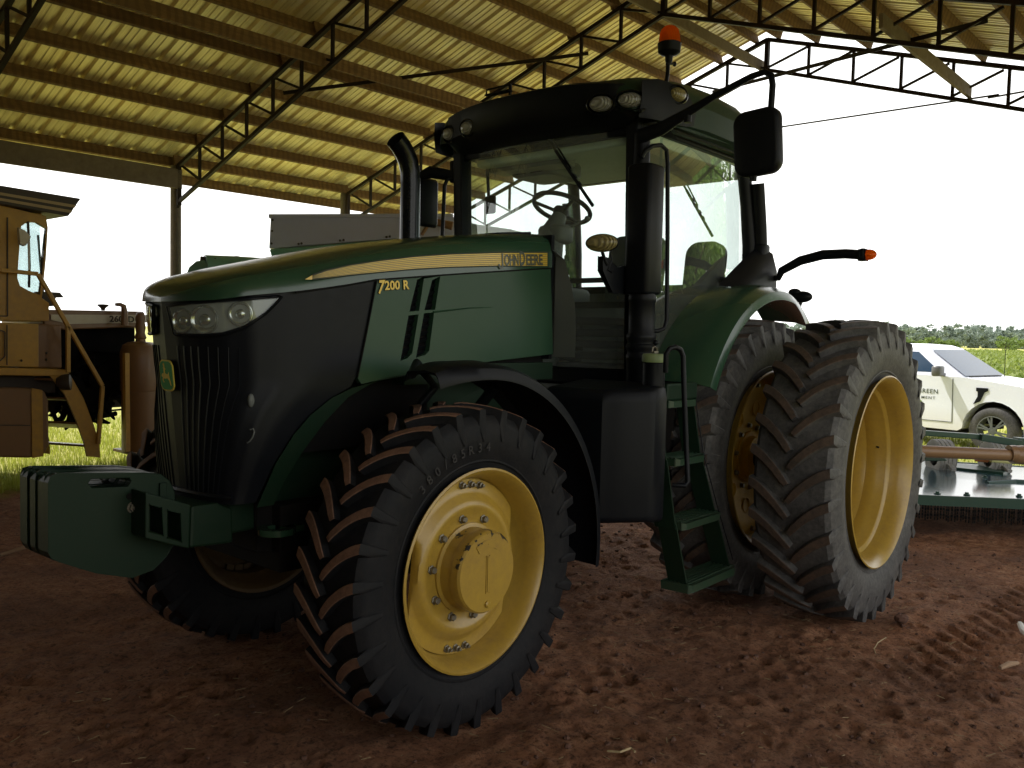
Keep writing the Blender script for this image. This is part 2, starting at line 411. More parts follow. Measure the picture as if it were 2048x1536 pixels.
# settle the soil under the wheels
for wx, wy in ((0,.85),(0,-.85),(-2.864,.92),(-2.864,1.67),(-2.864,-.92),(-2.864,-1.67)):
    d = np.clip(1.6 - np.maximum(np.abs(X-wx)/.30, np.abs(Y-wy)/.24), 0, .6)/.6
    Z = Z*(1-d) + (-.045)*d
ni, nj = X.shape
gv = np.stack([X, Y, Z], -1).reshape(-1, 3)
ii, jj = np.meshgrid(np.arange(ni-1), np.arange(nj-1), indexing='ij'); a = (ii*nj + jj).ravel()
gf = np.stack([a, a+nj, a+nj+1, a+1], 1)
me = bpy.data.meshes.new('ground'); me.from_pydata(gv.tolist(), [], gf.tolist()); me.polygons.foreach_set('use_smooth', [True]*len(gf))
GROUND, t, b = nt('red_soil'); v = coords(t)
n1 = noisetex(t, v, .9, 7, .6); n2 = noisetex(t, v, 9, 8, .7); n3 = noisetex(t, v, 42, 8, .8)
c1 = ramp(t, n2, [(.28, (.17,.072,.037)), (.48, (.42,.19,.098)), (.72, (.60,.33,.19))])
c2 = ramp(t, n1, [(.38, .75), (.60, 0)])
dirt = mixc(t, c2.outputs[0], c1.outputs[0], (.20,.095,.056))
cv = ramp(t, n3, [(.36, .85), (.50, 0)]); dirt = mixc(t, cv.outputs[0], dirt, (.045,.020,.012))  # crevice shade painted into the soil colour, since bumps show weakly
n5 = noisetex(t, v, 23, 5, .7); cv2 = ramp(t, n5, [(.34, .7), (.44, 0)]); dirt = mixc(t, cv2.outputs[0], dirt, (.055,.025,.016))  # second layer of painted crevice shade
st = ramp(t, n3, [(.69, 0), (.74, .75)])
dirt = mixc(t, st.outputs[0], dirt, (.27,.19,.13))
gz = ramp(t, noisetex(t, v, 1.6, 8, .7), [(.3, (.36,.38,.08)), (.7, (.60,.56,.20))])
sx = t.nodes.new('ShaderNodeSeparateXYZ'); lk(t, v, sx.inputs[0])
def lin(a, bb, c):
    q = node(t, 'ShaderNodeMath', operation='MULTIPLY_ADD'); lk(t, sx.outputs[0], q.inputs[0]); q.inputs[1].default_value = a
    p = node(t, 'ShaderNodeMath', operation='MULTIPLY_ADD'); lk(t, sx.outputs[1], p.inputs[0]); p.inputs[1].default_value = bb; p.inputs[2].default_value = c
    lk(t, p.outputs[0], q.inputs[2]); return q.outputs[0]
def mx_(a, bb, op='MAXIMUM'):
    q = node(t, 'ShaderNodeMath', operation=op); lk(t, a, q.inputs[0]); lk(t, bb, q.inputs[1]); return q.outputs[0]
en = mx_(lin(0, -1, -6.3), lin(-1, 0, -10.2)); en = mx_(en, lin(0, 1, -6.5)); en = mx_(en, lin(1, 0, -13))
wob = node(t, 'ShaderNodeMath', operation='MULTIPLY_ADD'); lk(t, n1, wob.inputs[0]); wob.inputs[1].default_value = 2.4; lk(t, en, wob.inputs[2])
gm = ramp(t, wob.outputs[0], [(.0, 0), (.9, 1)]); gm.color_ramp.elements[0].position = .9; gm.color_ramp.elements[1].position = 1.0
gmr = node(t, 'ShaderNodeMapRange'); lk(t, wob.outputs[0], gmr.inputs[0]); gmr.inputs[1].default_value = .9; gmr.inputs[2].default_value = 1.6
lk(t, mixc(t, gmr.outputs[0], dirt, gz.outputs[0]), b.inputs['Base Color']); b.inputs['Roughness'].default_value = .92; b.inputs['Specular IOR Level'].default_value = .2
ad = node(t, 'ShaderNodeMath', operation='ADD'); lk(t, n2, ad.inputs[0]); lk(t, n3, ad.inputs[1]); bump(t, b, ad.outputs[0], 1.0, .032)
me.materials.append(GROUND); go = bpy.data.objects.new('ground', me); COL.objects.link(go); tag(go, kind='structure')

# ------------------------------------------------------------------ open shed (ridge along local x)
S = empty('open_shed', (0,0,0), A0, None, 'open-sided farm shed with steel trusses, wooden purlins and bare metal roof', 'shed')
RN, RZ, SL = -2.10, 6.10, .3166
EL, ER = -8.35, 4.15
def zc(n): return RZ - SL*abs(n - RN)
TP = [-8.92, -6.20, -3.20, -.22, 2.78, 5.78]
P0, P1 = -9.02, 7.2
def sheet(side):
    mb = MB(); secs = []
    n0, n1 = RN, (EL-.75 if side < 0 else ER+.75)
    prof = []; p = P0
    while p < P1:
        for dp, h in ((0,0),(.018,.040),(.056,.040),(.074,0),(.132,0),(.141,.008),(.156,.008),(.165,0),(.213,0),(.222,.008),(.237,.008),(.246,0)):
            prof.append((p+dp, h))
        p += .3048
    prof.append((p, 0))
    for n in (n0, n1):
        secs.append([(q, n, zc(n) + .148 + h - .0) for q, h in prof])
    mb.loft(secs)
    return mb
for sgn in (-1, 1):
    o = obj('roof_sheet', sheet(sgn), ROOF, S, smooth=None, local=True)
mb = MB(); mb.prism([(P0, RN-.28, zc(RN-.28)+.195), (P0, RN, RZ+.20), (P0, RN+.28, zc(RN+.28)+.195), (P0, RN+.28, zc(RN+.28)+.190), (P0, RN, RZ+.194), (P0, RN-.28, zc(RN-.28)+.190)], (P1-P0,0,0))
obj('ridge_cap', mb, ROOF, S, smooth=None, local=True)
def truss(p):
    tr = empty('truss', (0,0,0)); tr.parent = S
    for side in (-1, 1):
        ne = EL if side < 0 else ER
        dep_e, dep_r = .50, .455
        step = .765*( 1 if side < 0 else 1); k = 10; nodes = [ne + (RN-ne)*i/k for i in range(k+1)]
        dep = lambda n: dep_e + (dep_r-dep_e)*abs(n-ne)/abs(RN-ne)
        m1 = MB(); m1.bar((p, ne, zc(ne)-.028), (p, RN, RZ-.028), .05, .05); obj('top_chord', m1, TRUSS, tr, smooth=None, local=True)
        m2 = MB(); ne2 = ne + .02*side*-1
        m2.bar((p, ne2, zc(ne)-dep_e-.04), (p, RN, RZ-dep_r), .045, .045); obj('bottom_chord', m2, TRUSS, tr, smooth=None, local=True)
        m3 = MB()
        for i in range(1, k):
            n = nodes[i]; m3.bar((p, n, zc(n)-.04), (p, n, zc(n)-dep(n)), .035, .035, up=(1,0,0))
            na = nodes[i-1]; m3.bar((p+.003, na+(RN-na)*.02, zc(na)-.05), (p+.003, n, zc(n)-dep(n)+.01), .028, .028, up=(1,0,0))
        n = nodes[k-1]; m3.bar((p+.003, n, zc(n)-.05), (p+.003, RN-side*-.0, RZ-dep_r+.02), .028, .028, up=(1,0,0))
        if side < 0: m3.bar((p, RN, RZ-.03), (p, RN, RZ-dep_r), .06, .06, up=(1,0,0))
        m3.bar((p, ne, zc(ne)-.02), (p, ne, zc(ne)-dep_e-.1), .06, .06, up=(1,0,0))
        # knee brace foot
        m3.bar((p, ne+.02, zc(ne)-dep_e-.08), (p, ne+side*.22, zc(ne)-dep_e-.28), .03, .03, up=(1,0,0))
        obj('web', m3, TRUSS, tr, smooth=None, local=True)
for p in TP: truss(p)
# purlins, one board per bay
PN = [EL - .11 + .705*k for k in range(9)] + [RN - .16]
PNs = [(n, -1) for n in PN] + [(2*RN - n, 1) for n in PN if 2*RN - n < ER + .3]
pur = {}
th = math.atan(SL)
for i in range(len(TP)-1):
    a, b_ = TP[i]-.04, TP[i+1]+.04
    if i == len(TP)-2: b_ = P1 - .1
    for n, s in PNs:
        if i > 2 and s > 0: continue
        mb = MB(); jit = random.uniform(-.015, .015)
        rot = Matrix.Translation((0, n + jit + (.05 if i % 2 else 0)*-s, 0)) @ Matrix.Translation((0,0,zc(n + jit + (.05 if i % 2 else 0)*-s))) @ Matrix.Rotation(-s*th, 4, 'X')
        mb.box(a, b_, -.022, .022, .002, .146, M=rot)
        obj('purlin', mb, WOOD, S, smooth=None, local=True)
# longitudinal brace boards on the bottom chords
for n, z, d in ((-4.72, zc(-4.72)-.47, 0), (RN-.1, RZ-.44, 0), (.58, zc(.58)-.44, 0)):
    mb = MB(); mb.box(-9.0, 2.9 if n < 0 else -5.9, n-.02, n+.02, z, z+.14); obj('brace_board', mb, WOOD_G if n > -4 else WOOD, S, smooth=None, local=True)
# posts and eave beam
for p in TP[1:5]:
    mb = MB(); mb.tube([(p, EL-.10, -.3), (p, EL-.10, 1.5), (p, EL-.09, zc(EL)-.02)], [.085, .080, .074], 14); obj('post', mb, WOOD_P, S, smooth=40, local=True)
for p in TP[3:5]:
    mb = MB(); mb.tube([(p, ER+.10, -.3), (p, ER+.10, 1.5), (p, ER+.09, zc(ER)-.02)], [.085, .080, .074], 14); obj('post', mb, WOOD_P, S, smooth=40, local=True)
mb = MB(); mb.box(-3.24, 5.9, EL-.03, EL+.03, zc(EL)-.36, zc(EL)-.08); obj('eave_beam', mb, WOOD_G, S, smooth=None, bevel=.008, local=True)
for n in (EL-.62, ):
    mb = MB(); mb.box(-9.0, P1-.1, n-.02, n+.02, zc(n)+.01, zc(n)+.146); obj('eave_board', mb, WOOD, S, smooth=None, local=True)
# unseen gable and side walls, added behind the viewer to darken the front
def wall_sheet(name, pts, nrm):
    a, b_ = Vector(pts[0]), Vector(pts[1]); L = (b_-a).length; d = (b_-a)/L; n = Vector(nrm); top = pts[2]; mb = MB(); s0, s1 = [], []
    q = 0
    while q < L:
        for dp, h in ((0,0),(.022,.03),(.052,.03),(.074,0),(.19,0),(.30,0)):
            if q+dp <= L: p = a + d*(q+dp) + n*h; s0.append(tuple(p)); s1.append((p.x, p.y, top(p)))
        q += .3048
    mb.loft([s0, s1]); obj(name, mb, WALLM, S, smooth=None, local=True)
WALLM = paint('added_wall_sheet', (.16,.15,.13), .5, (.12,.08,.05), .5, metal=.3, coat=0)
wall_sheet('added_side_wall', [(2.95, ER+.06, 0), (6.9, ER+.06, 0), lambda p: zc(ER)-.05], (0,1,0))
wall_sheet('added_end_wall', [(6.9, EL, 0), (6.9, ER, 0), lambda p: zc(p.y)+.12], (1,0,0))
# flat steel wind braces
def brace(a, b_):
    mb = MB(); mb.bar(a, b_, .045, .012, up=(0,1,0)); obj('wind_brace', mb, TRUSS, S, smooth=None, local=True)
brace((-3.2, -5.62, 4.66), (-6.16, -3.2, 5.40))
brace((-6.200,1.442,4.770), (-8.860,-2.928,5.461))
brace((-8.970,0.911,4.792), (-8.970,-3.353,4.820))
brace((-8.990,0.788,4.776), (-8.990,1.438,4.793))
# ================================================================== TRACTOR (forward = +x, its left side = +y)
T = empty('tractor', (0,0,0), 0, None, 'large green farm tractor with yellow wheels, rear duals and glass cab parked inside the shed', 'tractor')
WB, ZF, ZR = 2.864, .690, .934

# ---- tyres and wheels, axis along local +y (outer side = +y), rolling forward = +x
def tyre_mesh(R, W, rim, n, lug_h, rise, th, mirror=False):
    """agricultural tyre: carcass with bulging sidewalls and curved chevron lugs"""
    hw = W/2; Rb = R - lug_h
    prof = [(rim-.012, -hw*.80), (rim+.012, -hw*.83), (rim+.05, -hw*.90), (rim+.10, -hw*.99), (rim+(Rb-rim)*.55, -hw*1.03), (rim+(Rb-rim)*.80, -hw*1.0), (Rb-.030, -hw*.95), (Rb-.006, -hw*.84), (Rb, -hw*.5), (Rb+.004, 0)]
    prof = prof + [(r, -w) for r, w in prof[-2::-1]]
    mb = MB(); mb.lathe(prof, (0,0,0), (0,1,0), 96, ref=(1,0,0))
    # thin moulded rings on the sidewall
    for s in (-1, 1):
        q = rim + .045; mb.lathe([(q-.006, s*hw*.895), (q, s*(hw*.90+.005)), (q+.008, s*hw*.915)], (0,0,0), (0,1,0), 96, ref=(1,0,0))
    st = 9
    for k in range(n):
        for s in (-1, 1):
            ph0 = 2*pi*(k + (.5 if s > 0 else 0))/n
            rows = []
            for i in range(st+2):
                u = min(i/st, 1.0)
                w = .004 + (hw*.985-.004)*u
                cur = rise*(1.55*u - .55*u*u)
                rt_ = R - .020*u*u - (.004 if i == 0 else 0)
                rb_ = Rb - .02 - .03*u
                hwid = th*(.36 + .16*u)*(.80 if i == 0 else 1)          # half width, wider at the shoulder
                if i == st+1:                        # runs down onto the sidewall
                    w = hw*1.06; rt_ = R - .020 - lug_h*3.0; rb_ = rt_ - .015; cur = rise*1.04; hwid *= .45
                # direction across the lug
                t_w = 1.0; t_c = rise*(1.55-1.1*u)*R/(hw)
                L = hypot(t_w*1.0, t_c); nx, nw = t_w/L, -t_c/L     # perpendicular (circumferential, width)
                row = []
                for side, rr, f in ((-1, rb_, 1.25), (-1, rt_-.004, .96), (-1, rt_, .80), (1, rt_, .80), (1, rt_-.004, .96), (1, rb_, 1.25)):
                    dc = side*hwid*f*nx/R; dw = side*hwid*f*nw*(1 if i <= st-1 else .25)
                    a_ = ph0 + (cur + dc); ww = (w + dw)
                    row.append((rr*cos(a_), s*ww, rr*sin(a_)))
                rows.append(row)
            b0 = len(mb.v)
            for r_ in rows: mb.v.extend(r_)
            m_ = 6
            for i in range(st+1):
                for j in range(5):
                    f = (b0+i*m_+j, b0+i*m_+j+1, b0+(i+1)*m_+j+1, b0+(i+1)*m_+j)
                    if s < 0: f = f[::-1]
                    mb.f.append(f); mb.m.append(1 if (j in (1,2,3) and i <= st-1) else 0)
            mb.f.append(tuple(b0+j for j in range(6))); mb.m.append(0)
            e = b0+(st+1)*m_; mb.f.append(tuple(e+j for j in range(5,-1,-1))); mb.m.append(0)
    return mb

def letters_ring(name, body, R, w, a0, size, mat, parent):
    """raised letters around a sidewall at radius R in the plane y=w, each its own small mesh, reading clockwise seen from outside"""
    a = a0; res = []
    for ch_ in body:
        vs, fs = text_geo(ch_, 1.0, bold=.01); xs = [p[0] for p in vs]; cx = (min(xs)+max(xs))/2
        er = Vector((cos(a), 0, sin(a))); et = Vector((-sin(a), 0, cos(a))); mb = MB()
        mb.add([er*(R + p[1]*size) + et*((p[0]-cx)*size) + Vector((0, w, 0)) for p in vs], fs)
        res.append(obj(name, mb, mat, parent, smooth=None, local=True)); a += size*.92/R
    return res

def front_wheel_children():
    ch = []
    E = empty('front_wheel', (0, .845, ZF), 0, T)
    mb = tyre_mesh(.755, .385, .452, 30, .043, radians(11.8), .046)
    ob = obj('tyre', mb, [TYRE_F, LUG_F], E, smooth=28, local=True); ch.append(ob)
    # sidewall size lettering
    ch += letters_ring('size_lettering', '380/85R34', .545, .2005, radians(48), .058, TYRE_I, E)
    # rim barrel, both flanges
    P = [(.445,-.178),(.462,-.186),(.466,-.178),(.452,-.168),(.432,-.150),(.424,-.10),(.392,-.07),(.386,.02),(.418,.055),(.424,.11),(.434,.150),(.452,.176),(.466,.184),(.468,.192),(.458,.196),(.446,.186),(.430,.160),(.414,.118),(.408,.062),(.376,.025),(.376,-.065),(.410,-.105),(.420,-.150),(.445,-.178)]
    mb = MB(); mb.lathe(P, (0,0,0), (0,1,0), 72, ref=(1,0,0))
    # mounting lugs welded to the barrel
    for a in (radians(96), radians(276)):
        for d in (-.16, 0, .16):
            er = Vector((cos(a+d),0,sin(a+d))); mb.bar(er*.345+Vector((0,.055,0)), er*.414+Vector((0,.055,0)), .05, .02, up=(0,1,0))
    ob = obj('rim', mb, YELLOW, E, smooth=40, local=True); ch.append(ob)
    # dished centre disc with two straight sides
    mb = MB(); nn = 96; rings = []
    ca = radians(96); half = .315
    def clip(r, a):
        lim = half/max(1e-6, abs(sin(a-ca)))
        return min(r, lim)
    for r, h in ((.404,.066),(.404,.078),(.372,.080),(.350,.081),(.335,.088),(.312,.112),(.290,.122),(.270,.120),(.255,.108),(.205,.106),(.150,.106)):
        rings.append([(clip(r,2*pi*j/nn)*cos(2*pi*j/nn), h - (max(0, r-clip(r,2*pi*j/nn))*-.0), clip(r,2*pi*j/nn)*sin(2*pi*j/nn)) for j in range(nn)])
    mb.loft(rings, closed=True)
    ob = obj('wheel_disc', mb, YELLOW, E, smooth=50, local=True); ch.append(ob)
    # planetary hub
    mb = MB(); mb.lathe([(.205,.100),(.205,.118),(.188,.122),(.184,.165),(.186,.178),(.190,.190),(.186,.226),(.178,.236),(.0,.238)], (0,0,0), (0,1,0), 56, ref=(1,0,0))
    mb.box(-.006,.006,.236,.243,-.09,.075)
    for sx_ in (-.011,.011): mb.box(sx_-.0025,sx_+.0025,.236,.241,-.095,.08)
    mb.lathe([(.016,.232),(.016,.244),(.011,.248),(0,.248)], (.0,0,-.145), (0,1,0), 12)
    # raised data plate
    pl = []
    for k in range(9):
        a = radians(58 + 64*k/8); pl.append((.150*cos(a), .2375, .150*sin(a)))
    for k in range(9):
        a = radians(122 - 64*k/8); pl.append((.112*cos(a), .2375, .112*sin(a)))
    mb.prism(pl, (0,.003,0))
    ob = obj('hub', mb, YELLOW_CHIP, E, smooth=30, local=True); ch.append(ob)
    for k in range(10):
        a = 2*pi*k/10 + radians(8); c = Vector((.232*cos(a), .107, .232*sin(a))); mb = MB()
        mb.lathe([(.021,0),(.021,.006),(.016,.008),(.016,.024),(.012,.028),(0,.028)], c, (0,1,0), 6); ch.append(obj('wheel_bolt', mb, STEEL, E, smooth=None, local=True))
    for a in (ca, ca+pi):
        for d in (-.155, 0, .155):
            c = Vector((.378*cos(a+d), .080, .378*sin(a+d))); mb = MB()
            mb.lathe([(.019,0),(.019,.005),(.0145,.006),(.0145,.022),(.008,.024),(.008,.036),(0,.037)], c, (0,1,0), 6); ch.append(obj('wheel_bolt', mb, STEEL, E, smooth=None, local=True))
    return E, ch

# chipped paint on the hub
YELLOW_CHIP = YELLOW.copy(); YELLOW_CHIP.name = 'chipped_hub_paint'; t = YELLOW_CHIP.node_tree; b = t.nodes['Principled BSDF']
src_ = b.inputs['Base Color'].links[0].from_socket
v = coords(t); nn_ = noisetex(t, v, 17, 6, .62)
sx = t.nodes.new('ShaderNodeSeparateXYZ'); lk(t, v, sx.inputs[0])
rad = node(t, 'ShaderNodeVectorMath', operation='MULTIPLY'); rad.inputs[1].default_value = (1,0,1); lk(t, v, rad.inputs[0])
ln = node(t, 'ShaderNodeVectorMath', operation='LENGTH'); lk(t, rad.outputs[0], ln.inputs[0])
mr = node(t, 'ShaderNodeMapRange'); mr.inputs[1].default_value = .168; mr.inputs[2].default_value = .186; mr.inputs[3].default_value = 0; mr.inputs[4].default_value = .16; lk(t, ln.outputs['Value'], mr.inputs[0])
mr2 = node(t, 'ShaderNodeMapRange'); mr2.inputs[1].default_value = .18; mr2.inputs[2].default_value = .235; mr2.inputs[3].default_value = -.12; mr2.inputs[4].default_value = .03; lk(t, sx.outputs[1], mr2.inputs[0])
mz = node(t, 'ShaderNodeMapRange'); mz.inputs[1].default_value = .02; mz.inputs[2].default_value = .14; mz.inputs[3].default_value = -.10; mz.inputs[4].default_value = .03; lk(t, sx.outputs[2], mz.inputs[0])
s1 = node(t, 'ShaderNodeMath', operation='ADD'); lk(t, nn_, s1.inputs[0]); lk(t, mr.outputs[0], s1.inputs[1])
s2 = node(t, 'ShaderNodeMath', operation='ADD'); lk(t, s1.outputs[0], s2.inputs[0]); lk(t, mr2.outputs[0], s2.inputs[1])
s3 = node(t, 'ShaderNodeMath', operation='ADD'); lk(t, s2.outputs[0], s3.inputs[0]); lk(t, mz.outputs[0], s3.inputs[1])
rr = ramp(t, s3.outputs[0], [(.665, 0), (.69, 1)])
lk(t, mixc(t, rr.outputs[0], src_, (.02,.018,.018)), b.inputs['Base Color'])

FW, fch = front_wheel_children()
def mirrored(children, name, loc, shaded=False):
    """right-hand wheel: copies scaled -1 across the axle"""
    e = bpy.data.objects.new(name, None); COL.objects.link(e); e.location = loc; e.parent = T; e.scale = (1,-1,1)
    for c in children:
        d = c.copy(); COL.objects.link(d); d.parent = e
        if shaded and c.name.split('.')[0] in ('rim','wheel_disc','hub'): d.material_slots[0].link = 'OBJECT'; d.material_slots[0].material = YELLOW_SHADE
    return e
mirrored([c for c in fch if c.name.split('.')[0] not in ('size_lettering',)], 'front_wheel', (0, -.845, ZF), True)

def rear_wheel(loc, dual):
    E = empty('rear_wheel', loc, 0, T); ch = []
    if not dual:
        mb = tyre_mesh(.975, .485, .600, 31, .048, radians(11.5), .058); o = obj('tyre', mb, [TYRE_R, LUG_R], E, smooth=28, local=True); RW['tyre'] = o.data
        P = [(.598,-.232),(.612,-.242),(.618,-.230),(.598,-.216),(.574,-.18),(.566,-.10),(.536,-.06),(.530,.04),(.560,.08),(.570,.16),(.588,.206),(.612,.236),(.620,.246),(.612,.250),(.598,.240),(.574,.210),(.556,.165),(.548,.088),(.518,.045),(.518,-.055),(.552,-.105),(.560,-.18),(.598,-.232)]
        mb = MB(); mb.lathe(P, (0,0,0), (0,1,0), 80, ref=(1,0,0)); r_ = obj('rim', mb, YELLOW, E, smooth=40, local=True); RW['rim'] = r_.data
        # wheel centre with round hand holes
        mb = MB(); nn = 120; hole = []
        rings = []
        for r, h in ((.556,.092),(.556,.110),(.50,.114),(.46,.110),(.43,.098),(.25,.075),(.20,.070),(.0,.070)):
            rings.append([(r*cos(2*pi*j/nn), h, r*sin(2*pi*j/nn)) for j in range(nn)])
        mb.loft(rings, closed=True)
        obj('wheel_disc', mb, YELLOW_F, E, smooth=50, local=True)
        for k in range(8):
            a = 2*pi*k/8 + .15; c = Vector((.345*cos(a), .090, .345*sin(a))); mb = MB()
            mb.lathe([(.052,-.004),(.058,.004),(.050,.006),(.044,-.002),(.040,-.012),(0,-.012)], c, (0,1,.0), 20, mats=[0,0,0,0,1]); obj('hand_hole', mb, [YELLOW_F, DARK], E, smooth=40, local=True)
        for k in range(22):
            a = 2*pi*k/12 if k < 12 else 2*pi*k/10+.2; c = Vector((.51*cos(a), .112, .51*sin(a))) if k < 12 else Vector((.225*cos(a), .072, .225*sin(a)))
            mb = MB(); mb.lathe([(.02,0),(.02,.005),(.015,.006),(.015,.024),(0,.025)], c, (0,1,0), 6); obj('wheel_bolt', mb, STEEL, E, smooth=None, local=True)
        mb = MB(); mb.lathe([(.18,.07),(.18,.085),(.15,.09),(.14,.13),(.07,.14),(.05,.16),(0,.16)], (0,0,0), (0,1,0), 32); obj('hub', mb, YELLOW_F, E, smooth=40, local=True)
    else:
        for nm, mt in (('tyre', [TYRE_R, LUG_R]), ('rim', None)):
            o = bpy.data.objects.new(nm, RW[nm]); COL.objects.link(o); o.parent = E
        # outer dual: deep barrel, the disc sits far inboard
        mb = MB(); nn = 80
        rings = [[(r*cos(2*pi*j/nn), h, r*sin(2*pi*j/nn)) for j in range(nn)] for r, h in ((.566,.165),(.556,.12),(.530,.105),(.524,.095),(.522,-.03),(.514,-.04),(.512,-.12),(.500,-.13),(.498,-.215),(.485,-.232),(.45,-.240),(.30,-.240),(.12,-.225),(0,-.225))]
        mb.loft(rings, closed=True); obj('wheel_disc', mb, YELLOW, E, smooth=40, local=True)
        mb = MB(); c = Vector((-.50, .02, .10)); mb.tube([(-.530,.03,.10),(-.512,.035,.098),(-.500,.05,.096)], .007, 8); obj('valve', mb, BLACK, E, smooth=40, local=True)
    return E
RW = {}
r1 = rear_wheel((-WB, .914, ZR), False)
r2_ = rear_wheel((-WB, 1.668, ZR), True)
mirrored(list(r1.children), 'rear_wheel', (-WB, -.914, ZR))
mirrored(list(r2_.children), 'rear_wheel', (-WB, -1.668, ZR))

# ---- hood: lofted shell
HL = [(-1.25,2.168),(-1.197,2.165),(-.453,2.082),(.142,2.012),(.355,1.969),(.599,1.929),(.792,1.904),(.90,1.880),(1.0,1.870)]
def zlow(x): return float(np.interp(x, [p[0] for p in HL], [p[1] for p in HL]))
HS = [(-1.215,2.385,1),(-1.0,2.362,1),(-.8,2.338,1),(-.6,2.312,1),(-.4,2.280,1),(-.2,2.245,1),(0,2.207,1),(.15,2.172,1),(.3,2.135,1),(.45,2.098,.995),(.56,2.071,.985),(.65,2.049,.965),(.73,2.027,.93),(.80,2.007,.88),(.86,1.984,.80),(.905,1.962,.69),(.94,1.940,.53),(.962,1.920,.36),(.975,1.903,.18),(.979,1.893,.02)]
mb = MB(); secs = []
for x, zt, w in HS:
    zl = zlow(x); h = zt - zl
    half = [(0,zt),(.12,zt-.001),(.24,zt-.005),(.33,zt-.014),(.395,zt-.030),(.432,zt-.056),(.449,zt-.090),(.455,zt-.125),(.457,zl)]
    hh = []
    for y, z in half: hh.append((y*w, max(zl, zt-(zt-z)*min(1, h/.14)) if y < .4565 else zl))
    secs.append([(x,-y,z) for y, z in hh[::-1]] + [(x,y,z) for y, z in hh[1:]])
mb.loft(secs); mb.add(secs[-1], [tuple(range(len(secs[-1])))])
mb.loft([secs[0], [(x-.02, y*.96, z-.01) for x, y, z in secs[0]]], mat=1)
obj('hood', mb, [GREEN, BLACK], T, smooth=45)
# centre ridge on the hood and a raised black gutter at its rear
mb = MB(); mb.box(-1.235,-1.205,-.455,.455,1.62,2.36); obj('hood_seal', mb, BLACK, T, smooth=None)
mb = MB(); mb.prism([(-1.20,-.30,2.372),(-1.20,.30,2.372),(-.95,.26,2.345),(-.95,-.26,2.345)], (0,0,.014)); obj('cowl_vent', mb, BLACK, T, smooth=None)

# ---- nose grille as a surface  G(u, z), u = 0 at the centre line and 1 at the rear edge
UJ = [0,.018,.06,.144,.264,.42,.625,1]; VJ = [0,.22,.44,.66,.835,.945,.99,1]
def G(u, z, s=1, off=0.0):
    def P(uu):
        xn = np.interp(z, [1.02,1.5,1.6,1.87], [.885,.930,.945,.972]); xe = np.interp(z, [.98,1.05,1.172,1.297,1.381,1.455,1.512,1.544,1.8,2.013], [.73,.70,.655,.58,.50,.39,.27,.252,.19,.138])
        hw = np.interp(z, [1.02,1.25,1.5,1.9], [.35,.41,.453,.454])
        k = np.interp(uu, np.linspace(0,1,8), UJ); vv = np.interp(uu, np.linspace(0,1,8), VJ)
        return float(xn-(xn-xe)*k), float(hw*vv)
    x, y = P(u)
    if off:
        x2, y2 = P(min(u+.03,1)); x1, y1 = P(max(u-.03,0)); tx_, ty_ = x2-x1, y2-y1; L = hypot(tx_, ty_); x += ty_/L*off; y += -tx_/L*off
    return (x, s*y, z)
def grid(fn, us, zs): return [[fn(u, z) for u in us] for z in zs]
us = [i/28 for i in range(29)]
mb = MB()
for s in (1, -1):
    rows = []
    for k in range(19):
        row = []
        for u in us:
            x = G(u, 1.87)[0] if k == 0 else None
            zt = zlow(G(u, 1.9)[0]) + .004; row.append(G(u, zt + (1.0-zt)*k/18, s))
        rows.append(row)
    mb.loft(rows)
# vertical grille ribs
for s in (1, -1):
    for u in [.10+.055*i for i in range(8)]:
        mb.tube([G(u+.02*(1-k/8), 1.68-(.64)*k/8, s, .001) for k in range(9)], .0035, 5)
GR = obj('front_grille', mb, BLACK, T, smooth=50)
mb = MB()
mb.tube([G(u, 1.03, 1, .006) for u in us[:20]] , .012, 6); mb.tube([G(u, 1.03, -1, .006) for u in us[:20]] , .012, 6)
obj('grille_lip', mb, BLACK, GR, smooth=50)
# small oval latch and hook on the grille side
mb = MB(); mb.ell(G(.60,1.455,1,.008), (.016,.012,.03), 10, 8); obj('latch', mb, GREYP, GR, smooth=60)
mb = MB(); mb.tube([G(.68,1.33,1,.012), G(.70,1.335,1,.014), G(.715,1.32,1,.014), G(.718,1.30,1,.014), G(.705,1.28,1,.014), G(.69,1.275,1,.012)], .004, 6); obj('hook', mb, GREYP, GR, smooth=60)

